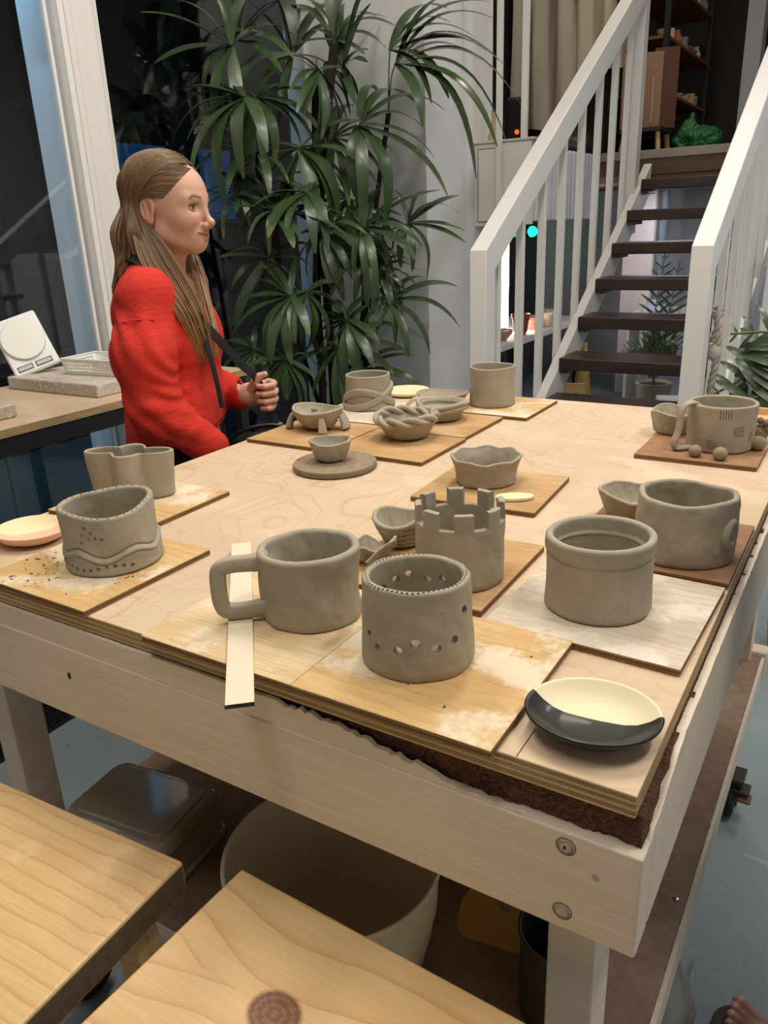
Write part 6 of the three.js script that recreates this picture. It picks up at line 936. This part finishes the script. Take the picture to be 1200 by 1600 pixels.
function hangingCloth(x0, x1, y0, y1, z, turn, color, label, seed, flare = 0) {
  const t = thing('hanging_cloth', label, 'cloth', [(x0 + x1) / 2, y0, z], turn, 'beige cloths hung on the upper floor'); const w = x1 - x0, h = y1 - y0;
  const g = gridGeo(30, 60, (j, i) => { const v = j / 29, u = i / 60, s = 1 + flare * (1 - v); return [(u - 0.5) * w * s, v * h + 0.02 * Math.sin(u * 5 + seed) * (1 - v), 0.03 * Math.sin(u * 17 + seed + 2 * v) * (1 - 0.5 * v) + 0.014 * noise3(u * 12, v * 3, seed), u * w, v * h]; }, false);
  part(t, 'sheet', g, std({ color, roughness: 0.95, side: THREE.DoubleSide, bumpMap: TX.fineBump, bumpScale: 0.001 }));
  part(t, 'hem', tube([[-w / 2, h, 0], [w / 2, h, 0]], 0.012, 4, 8), std({ color, roughness: 0.95 }));
}
hangingCloth(-2.5, -2.08, 2.02, 3.5, -5.95, 0.0, 0xb8ae9c, 'long beige cloth hanging lowest, left of the others', 1, 0.18);
hangingCloth(-2.16, -1.72, 2.36, 3.5, -6.1, 0.06, 0xc4baa4, 'shorter beige cloth hanging beside the long one', 4, 0.1);
{ const t = thing('clothes_rail', 'dark rail from which the beige cloths hang', 'rail', [-2.1, 1.801, -6.02]); part(t, 'bar', tube([[-0.5, 1.72, 0], [0.32, 1.72, 0]], 0.014, 2, 8), M.black); for (const x of [-0.48, 0.3]) part(t, 'upright', new THREE.CylinderGeometry(0.014, 0.014, 1.72, 10).translate(x, 0.86, 0), M.black); for (const x of [-0.48, 0.3]) part(t, 'foot', slab(x - 0.02, x + 0.02, 0, 0.03, -0.12, 0.12, 0.004), M.black); }
{ const t = thing('dark_cabinet', 'dark low cabinet below the shorter hanging cloth', 'cabinet', [-2.2, 1.801, -6.6]); part(t, 'carcass', blk(0.5, 0.5, 0.4, 0.006), std({ color: 0x1b1a1d, roughness: 0.6 })); for (const s of [-1, 1]) { const d = part(t, 'door', slab(s * 0.122 - 0.118, s * 0.122 + 0.118, 0.02, 0.48, 0.201, 0.214, 0.003), std({ color: 0x3c2c17, roughness: 0.6 })); part(d, 'knob', at(new THREE.SphereGeometry(0.011, 12, 8), s * 0.025, 0.26, 0.222), M.darkSteel); } }
{ const t = thing('black_bin_bag', 'slumped black sack on the upper floor behind the balusters', 'sack', [-2.08, 1.801, -5.68]); part(t, 'sack', sdfMesh((p) => smax(ellipsoid(p, [0, 0.06, 0], [0.28, 0.12, 0.18]), 0.001 - p[1], 0.01) + 0.02 * noise3(p[0] * 9, p[1] * 9, p[2] * 9), [-0.36, -0.02, -0.26], [0.36, 0.24, 0.26], 0.02), std({ color: 0x0d0e10, roughness: 0.45 })); }
// painter's boards leaning on a stand
[[-1.6, -5.98, 0.26, 0.47, 0.12, 0x8f7258, 'tan canvas board with a raised frame leaning by the stair head'], [-1.47, -6.08, 0.16, 0.5, -0.05, 0x5d3f2c, 'dark brown board leaning right behind the tan canvas board']].forEach(([x, z, w, h, tilt, c, label], i) => {
  const t = thing('leaning_board', label, 'board', [x, 1.96, z], 0.3); part(t, 'panel', at(slab(-w / 2, w / 2, 0, h, -0.012, 0.012, 0.004), 0, 0, 0, 0, -0.08), std({ color: c, roughness: 0.8 })); if (!i) for (const s of [-1, 1]) part(t, 'frame_strip', at(slab(s * (w / 2 - 0.06) - 0.008, s * (w / 2 - 0.06) + 0.008, 0.03, h - 0.15, 0.012, 0.022, 0.002), 0, 0, 0, 0, -0.08), std({ color: 0xa98c70, roughness: 0.8 }));
});
{ const t = thing('low_bench', 'low dark bench under the leaning boards', 'bench', [-1.56, 1.801, -6.0], 0.0); part(t, 'seat', slab(-0.14, 0.14, 0.13, 0.158, -0.16, 0.16, 0.004), std({ color: 0x2b3036, roughness: 0.7 })); for (const a of [-1, 1]) for (const b of [-1, 1]) part(t, 'leg', bar([a * 0.11, 0.13, b * 0.12], [a * 0.125, 0, b * 0.14], 0.025, 0.025), M.pineLeg); }
// shelving with pots
{
  const t = thing('pot_shelving', 'dark steel shelving with brown shelves full of pots on the upper floor', 'shelving', [-1.68, 1.801, -7.0]);
  const wood = std({ color: 0x7a4c2c, roughness: 0.7 });
  for (const [y, k] of [[0.1, 0], [0.4, 1], [0.74, 2], [1.08, 3], [1.45, 4]]) part(t, 'shelf', slab(-0.22, 0.16, y, y + 0.022, -0.7, 0.75, 0.003), k ? wood : M.black);
  for (const x of [-0.21, 0.15]) for (const z of [-0.69, 0.74]) part(t, 'upright', slab(x - 0.02, x + 0.02, 0, 1.7, z - 0.02, z + 0.02, 0.003), M.black);
  const R = rng(66), cols = [0xb59a78, 0xd0c2a6, 0xa7633a, 0x8a8276, 0xc9b08c];
  const g0 = [lathe([[0.001, 0], [0.04, 0], [0.045, 0.01], [0.045, 0.085], [0.041, 0.085], [0.04, 0.012], [0.001, 0.01]], 20), lathe([[0.001, 0], [0.025, 0], [0.05, 0.05], [0.046, 0.051], [0.022, 0.008], [0.001, 0.006]], 20), lathe([[0.001, 0], [0.03, 0], [0.042, 0.05], [0.022, 0.09], [0.026, 0.105], [0.02, 0.104], [0.016, 0.09], [0.001, 0.08]], 20)];
  const pm = cols.map((c) => std({ color: c, roughness: 0.7 })), word = ['tan', 'cream', 'rust red', 'grey', 'sandy'], shape = ['straight pot', 'open bowl', 'necked jar'], rank = ['lowest wooden shelf', 'second shelf', 'third shelf', 'top shelf'];
  const seen = {};
  [0.422, 0.762, 1.102].forEach((y, s) => { for (let i = 0; i < 7; i++) { const c = Math.floor(R() * 5), k = Math.floor(R() * 3), z = -7.0 + 0.62 - i * 0.19, nm = `${word[c]} ${shape[k]}, ${['nearest', 'second nearest', 'third', 'middle', 'fifth', 'second farthest', 'farthest'][i]} on the ${rank[s]} of the shelving`; const q = thing('shelf_pot', nm, 'pot', [-1.585 + 0.03 * (R() - 0.5), 1.8015 + y, z], R() * 3, 'pots on the upper shelving'); part(q, 'pot', g0[k], pm[c]); } });
}
{ const t = thing('green_bag', 'crumpled bright green plastic bag on the upper floor', 'bag', [-1.2, 1.801, -5.93]); part(t, 'bag', sdfMesh((p) => smax(smin(ellipsoid(p, [0, 0.06, 0], [0.15, 0.09, 0.1]), capsule(p, [-0.06, 0.08, 0], [-0.045, 0.2, 0], 0.07, 0.015), 0.04), 0.001 - p[1], 0.005) + 0.02 * noise3(p[0] * 22, p[1] * 22, p[2] * 22) + 0.01 * noise3(p[0] * 60, p[1] * 60, p[2] * 60), [-0.22, -0.01, -0.16], [0.22, 0.28, 0.16], 0.011), phys({ color: 0x1b6030, roughness: 0.5 })); }
struct('wall_column', slab(-1.27, -1.14, 1.8, 4.3, -7.95, -7.75, 0.004), M.wallCool);
featherPalm('hanging_palm', 'dark feather palm at the top right of the upper floor', [-0.35, 1.801, -6.3], [[[-0.05, 0.6, 0.1], [-0.25, 0.75, 0.2], [-0.45, 0.55, 0.3]], [[0.02, 0.9, 0.05], [-0.1, 1.2, 0.15], [-0.35, 1.25, 0.25]], [[0.05, 0.9, 0.1], [0.12, 1.3, 0.2], [0.1, 1.5, 0.3]], [[-0.02, 0.8, 0], [-0.2, 1.05, 0.02], [-0.42, 0.98, 0.1]]], 0.3, 14, 71, 0.4, 0.45);
// ---------------------------------------------------------------- lit display under the upper floor
{
  const t = thing('display_table', 'brightly lit white display shelf behind the balusters', 'shelf', [-2.4, 0, -5.75]);
  part(t, 'top', slab(-0.38, 0.26, 0.575, 0.62, -0.95, 1.05, 0.004), std({ color: 0xf4efe6, roughness: 0.5 })); for (const x of [-0.36, 0.2]) for (const z of [-0.92, 1.0]) part(t, 'leg', slab(x - 0.02, x + 0.02, 0, 0.575, z - 0.02, z + 0.02, 0.003), M.black);
  const l = thing('light_strip', 'bright white upright light strip behind the lower balusters', 'lamp', [-2.42, 0.6215, -5.6]);
  part(l, 'stand', slab(-0.05, 0.05, 0, 0.02, -0.05, 0.05, 0.003), M.white); part(l, 'back', slab(-0.035, 0.0, 0.02, 0.9, -0.05, 0.05, 0.003), M.white);
  part(l, 'tube', slab(0.0, 0.02, 0.03, 0.88, -0.045, 0.045, 0.006), std({ color: 0xffffff, emissive: 0xf4f6ff, emissiveIntensity: 6 }));
  const L = new THREE.RectAreaLight(0xfff4e6, 110, 0.09, 0.85); L.position.set(0.024, 0.455, 0); L.rotation.y = Math.PI / 2; l.add(L);
  const R = rng(19); const mk = [lathe([[0.001, 0], [0.035, 0], [0.05, 0.03], [0.058, 0.1], [0.07, 0.15], [0.065, 0.15], [0.05, 0.1], [0.04, 0.02], [0.001, 0.015]], 32), lathe([[0.001, 0], [0.035, 0], [0.075, 0.05], [0.08, 0.075], [0.074, 0.075], [0.03, 0.012], [0.001, 0.01]], 32), lathe([[0.001, 0], [0.045, 0], [0.055, 0.01], [0.055, 0.1], [0.05, 0.1], [0.046, 0.014], [0.001, 0.012]], 32)];
  [[-2.22, -5.45, 0, 0x9c4a3a, 'copper red flared pot on the lit display shelf'], [-2.25, -5.78, 1, 0xd98d78, 'coral pink bowl on the lit display shelf'], [-2.2, -5.95, 2, 0xead9c2, 'cream cup left of the sandy cup on the lit display shelf'], [-2.3, -6.25, 2, 0xc9a787, 'sandy cup at the far end of the lit display shelf'], [-2.24, -5.15, 1, 0xb8907c, 'pinkish brown bowl at the near end of the lit display shelf']].forEach(([x, z, k, c, label]) => { const q = thing('display_pot', label, 'pot', [x, 0.6205, z]); part(q, 'pot', mk[k], phys({ color: c, roughness: 0.35, clearcoat: 0.4 })); });
  const gl = thing('green_light', 'small glowing green light seen between the balusters', 'lamp', [-2.74, 1.24, -6.9]); part(gl, 'bracket', slab(-0.05, 0.0, 0.02, 0.12, -0.03, 0.03, 0.004), M.black); part(gl, 'lens', new THREE.SphereGeometry(0.045, 18, 12).translate(0.02, 0.07, 0), std({ color: 0x0a3a2c, emissive: 0x12ffb0, emissiveIntensity: 5 }));
  const gp = new THREE.PointLight(0x30ffb8, 0.012); gp.position.set(0.08, 0.07, 0); gl.add(gp);
  const rl = thing('red_light', 'tiny red light glowing behind the right-hand balusters', 'lamp', [-1.1, 0.95, -7.385]); part(rl, 'lens', new THREE.SphereGeometry(0.022, 14, 10), std({ color: 0x400808, emissive: 0xff2a14, emissiveIntensity: 5 })); part(rl, 'mount', slab(-0.03, 0.03, -0.05, 0.05, -0.014, 0.0, 0.003), M.black);
}
// lamp under the upper floor
{ const t = thing('ceiling_lamp', 'flat strip lamp below the upper floor behind the stairs', 'lamp', [-1.2, 1.6, -6.3], 0, 'hanging strip lamps'); part(t, 'housing', slab(-0.4, 0.4, 0, 0.02, -0.06, 0.06, 0.004), M.white); part(t, 'diffuser', slab(-0.38, 0.38, -0.008, 0, -0.05, 0.05, 0.002), std({ color: 0xffffff, emissive: 0xf6f0ff, emissiveIntensity: 3 })); const L = new THREE.RectAreaLight(0xf2eeff, 26, 0.76, 0.1); L.position.set(0, -0.012, 0); L.rotation.x = -Math.PI / 2; t.add(L); }
// low shelf with things behind the stairs
{
  const t = thing('low_shelf', 'low white shelf with pots behind the stair treads', 'shelf', [-1.35, 0, -6.35]); for (const y of [0.3, 0.62]) part(t, 'board', slab(-0.3, 0.3, y, y + 0.025, -0.16, 0.16, 0.003), M.white); for (const x of [-0.29, 0.29]) part(t, 'side', slab(x - 0.012, x + 0.012, 0, 0.7, -0.16, 0.16, 0.003), M.white);
  const a = thing('glazed_jug', 'shiny white and blue jug on the low shelf behind the stairs', 'jug', [-1.5, 0.6455, -6.3]); part(a, 'belly', lathe([[0.001, 0], [0.05, 0], [0.075, 0.05], [0.072, 0.09], [0.04, 0.13], [0.045, 0.15], [0.036, 0.149], [0.03, 0.13], [0.001, 0.12]], 32), phys({ color: 0xcfd6ea, roughness: 0.15, clearcoat: 1 })); part(a, 'handle', tube([[0.06, 0.1, 0], [0.11, 0.11, 0], [0.1, 0.05, 0], [0.07, 0.04, 0]], 0.008, 20, 8), phys({ color: 0xcfd6ea, roughness: 0.15, clearcoat: 1 }));
  const b = thing('white_pot', 'small white pot beside the shiny jug behind the stairs', 'pot', [-1.3, 0.6455, -6.3]); part(b, 'pot', lathe([[0.001, 0], [0.045, 0], [0.05, 0.01], [0.048, 0.1], [0.043, 0.1], [0.043, 0.012], [0.001, 0.01]], 28), std({ color: 0xe8e2d2, roughness: 0.4 }));
  const c = thing('wicker_basket', 'brown wicker basket on the low shelf behind the stairs', 'basket', [-1.42, 0.3255, -6.3]); for (let i = 0; i < 9; i++) { const pts = []; for (let k = 0; k < 24; k++) { const q = k / 24 * Math.PI * 2, r = 0.1 + 0.014 * Math.sin(i * 0.35) + 0.006 * (k % 2 ? 1 : -1) * (i % 2 ? 1 : -1); pts.push([Math.cos(q) * r, 0.01 + i * 0.017, Math.sin(q) * r]); } part(c, 'wicker_ring', sweep(pts, ring(0.008, 0.009, 6), 72, { closed: true }), std({ color: 0x7c5f49, roughness: 0.9 })); } part(c, 'bottom', new THREE.CylinderGeometry(0.1, 0.1, 0.01, 28).translate(0, 0.005, 0), std({ color: 0x6a503c, roughness: 0.9 }));
  const d = thing('yellow_cone', 'yellow cone-shaped vase on the floor behind the stairs', 'vase', [-2.0, 0.0005, -6.25]); part(d, 'vase', lathe([[0.001, 0], [0.07, 0], [0.075, 0.01], [0.05, 0.28], [0.028, 0.44], [0.032, 0.46], [0.024, 0.46], [0.02, 0.44], [0.001, 0.4]], 32), std({ color: 0xc9a860, roughness: 0.6 }));
  const e = thing('peg_board', 'pale wooden board with round holes standing behind the lowest treads', 'board', [-1.9, 0.0005, -5.6], 0.25); const s = new THREE.Shape(); s.moveTo(-0.13, 0); s.lineTo(0.13, 0); s.lineTo(0.13, 0.26); s.lineTo(-0.13, 0.26); s.closePath(); for (const [x, y] of [[-0.06, 0.08], [0.06, 0.08], [-0.06, 0.18], [0.06, 0.18]]) { const h = new THREE.Path(); h.absarc(x, y, 0.012, 0, Math.PI * 2); s.holes.push(h); } part(e, 'board', boxUV(new THREE.ExtrudeGeometry(s, { depth: 0.02, bevelEnabled: false })), M.pineLeg);
  const f = thing('white_carton', 'white carton on the floor behind the right newel post', 'box', [-1.05, 0.0005, -5.5], 0.3); part(f, 'box', blk(0.34, 0.22, 0.3, 0.006), M.white); part(f, 'lid_flap', slab(-0.17, 0.17, 0.22, 0.226, 0.002, 0.15, 0.002), M.white);
}
// ---------------------------------------------------------------- outside the window at night
struct('ground_street', slab(-14, -2.95, -0.45, -0.35, -14, 5, 0), std({ color: 0x2a2d31, roughness: 0.6 }));
struct('ground_beyond', slab(-9.6, -9.2, -0.35, 4.6, -14, 5, 0), std({ color: 0x5a564f, roughness: 0.9 }));
{
  const t = thing('parked_car', 'dark blue car parked outside behind the side table', 'car', [-4.35, -0.35, -2.0]);
  const s = new THREE.Shape(); s.moveTo(2.1, 0.2); s.lineTo(2.15, 0.55); s.bezierCurveTo(2.1, 0.8, 1.4, 0.85, 1.1, 0.9); s.lineTo(-2.0, 0.92); s.bezierCurveTo(-2.2, 0.8, -2.15, 0.4, -2.1, 0.2); s.lineTo(-1.72, 0.2); s.absarc(-1.35, 0.22, 0.38, Math.PI, 0, true); s.lineTo(0.92, 0.2); s.absarc(1.3, 0.22, 0.38, Math.PI, 0, true); s.closePath();
  const paint = phys({ color: 0x3a5f72, roughness: 0.3, clearcoat: 0.8, metalness: 0.3 });
  part(t, 'body', new THREE.ExtrudeGeometry(s, { depth: 1.3, bevelEnabled: true, bevelSize: 0.08, bevelThickness: 0.1, bevelSegments: 4, curveSegments: 16 }).applyMatrix4(new THREE.Matrix4().set(0, 0, 1, -0.95, 0, 1, 0, 0, -1, 0, 0, 0, 0, 0, 0, 1)), paint);
  const c = new THREE.Shape(); c.moveTo(-1.7, 0.92); c.lineTo(-1.2, 1.4); c.lineTo(0.4, 1.42); c.lineTo(1.1, 0.92); c.closePath();
  part(t, 'cabin', new THREE.ExtrudeGeometry(c, { depth: 1.2, bevelEnabled: true, bevelSize: 0.05, bevelThickness: 0.08, bevelSegments: 3 }).applyMatrix4(new THREE.Matrix4().set(0, 0, 1, -0.9, 0, 1, 0, 0, -1, 0, 0, 0, 0, 0, 0, 1)), phys({ color: 0x0b1014, roughness: 0.08 }));
  part(t, 'body_crease', slab(0.447, 0.458, 0.66, 0.675, -1.9, 1.9, 0.003), M.black); for (const z of [-0.35, 0.75]) part(t, 'door_gap', slab(0.447, 0.455, 0.25, 0.9, z - 0.006, z + 0.006, 0.001), M.black);
  for (const x of [-0.85, 0.35]) for (const z of [1.35, -1.3]) { const w = part(t, 'wheel', at(lathe([[0.001, -0.1], [0.28, -0.1], [0.31, -0.07], [0.31, 0.07], [0.28, 0.1], [0.001, 0.1]], 32), x, 0.31, z, 0, 0, Math.PI / 2), M.rubber); part(w, 'hub', at(lathe([[0.001, -0.11], [0.18, -0.108], [0.2, -0.09], [0.2, 0.09], [0.18, 0.108], [0.001, 0.11]], 24), x, 0.31, z, 0, 0, Math.PI / 2), M.darkSteel); }
}
{ // house across the street with a blue lit shop window
  const t = thing('house_facade', 'dim house front across the street with a blue lit shop window', 'building', [-9.15, -0.35, -6]);
  const stone = std({ color: 0x77726a, roughness: 0.9 }); for (const z of [-6, -3.2, -0.4, 2.2, 4.6, 7]) part(t, 'pilaster', slab(-0.05, 0.14, 0, 4.4, z - 0.22, z + 0.22, 0.01), stone); for (const y of [0.3, 1.5, 3.2]) part(t, 'cornice', slab(-0.05, 0.2, y, y + 0.14, -7.5, 8.5, 0.01), stone);
  const blue = std({ color: 0x0a1420, emissive: 0x2f86d8, emissiveIntensity: 0.09 }); for (const [z, y0, y1, w] of [[-3.7, 1.9, 3.0, 0.55], [-2.4, 1.9, 3.0, 0.5]]) { const f = part(t, 'shop_window', slab(0.02, 0.06, y0, y1, z - w, z + w, 0.004), std({ color: 0x20262c, roughness: 0.5 })); part(f, 'lit_pane', slab(0.055, 0.065, y0 + 0.05, y1 - 0.05, z - w + 0.05, z + w - 0.05, 0), blue); }
  const d = thing('street_lamp', 'tall street lamp outside giving a cold blue light', 'lamp', [-3.3, -0.35, 1.1]); part(d, 'pole', new THREE.CylinderGeometry(0.05, 0.07, 4.6, 12).translate(0, 2.3, 0), M.darkSteel); part(d, 'head', blk(0.24, 0.1, 0.5, 0.02).translate(0, 4.6, -0.1), M.darkSteel); part(d, 'lens', slab(-0.09, 0.09, 4.585, 4.6, -0.3, 0.1, 0.004), std({ color: 0xffffff, emissive: 0x8fd0ff, emissiveIntensity: 4 }));
  const L = new THREE.RectAreaLight(0x7cc4f4, 320, 0.4, 0.2); L.position.set(0, 4.58, -0.1); L.rotation.x = -Math.PI / 2; d.add(L);
}
{ const t = thing('ceiling_lamp', 'small square lamp on the ceiling above the upper floor', 'lamp', [-1.2, 4.22, -5.0], 0, 'hanging strip lamps'); part(t, 'housing', slab(-0.2, 0.2, 0.01, 0.08, -0.2, 0.2, 0.006), M.white); part(t, 'diffuser', slab(-0.18, 0.18, 0, 0.012, -0.18, 0.18, 0.002), std({ color: 0xffffff, emissive: 0xfff0dc, emissiveIntensity: 2 })); const L = new THREE.RectAreaLight(0xfff0dc, 45, 0.36, 0.36); L.position.set(0, -0.004, 0); L.rotation.x = -Math.PI / 2; t.add(L); }
{ // blue shop sign outside, above the left pane
  const t = thing('shop_sign', 'blue glowing shop sign on a bracket outside the left window pane', 'sign', [-2.975, 2.56, -1.75]); part(t, 'box', slab(-0.05, 0.05, 0, 0.22, -0.02, 0.3, 0.01), M.black); part(t, 'lit_face', slab(-0.045, 0.045, 0.01, 0.21, -0.028, -0.02, 0.002), std({ color: 0x10304a, emissive: 0x49b4ff, emissiveIntensity: 2 })); part(t, 'bracket', slab(-0.02, 0.054, 0.2, 0.24, 0.1, 0.14, 0.003), M.black);
  const L = new THREE.RectAreaLight(0x58b8f4, 90, 0.09, 0.2); L.position.set(0, 0.11, -0.032); t.add(L);
}
scene.traverse((o) => { if (o.isMesh) { o.castShadow = true; o.receiveShadow = true; } if (o.isPointLight || o.isSpotLight) o.castShadow = true; });
renderer.render(scene, camera);
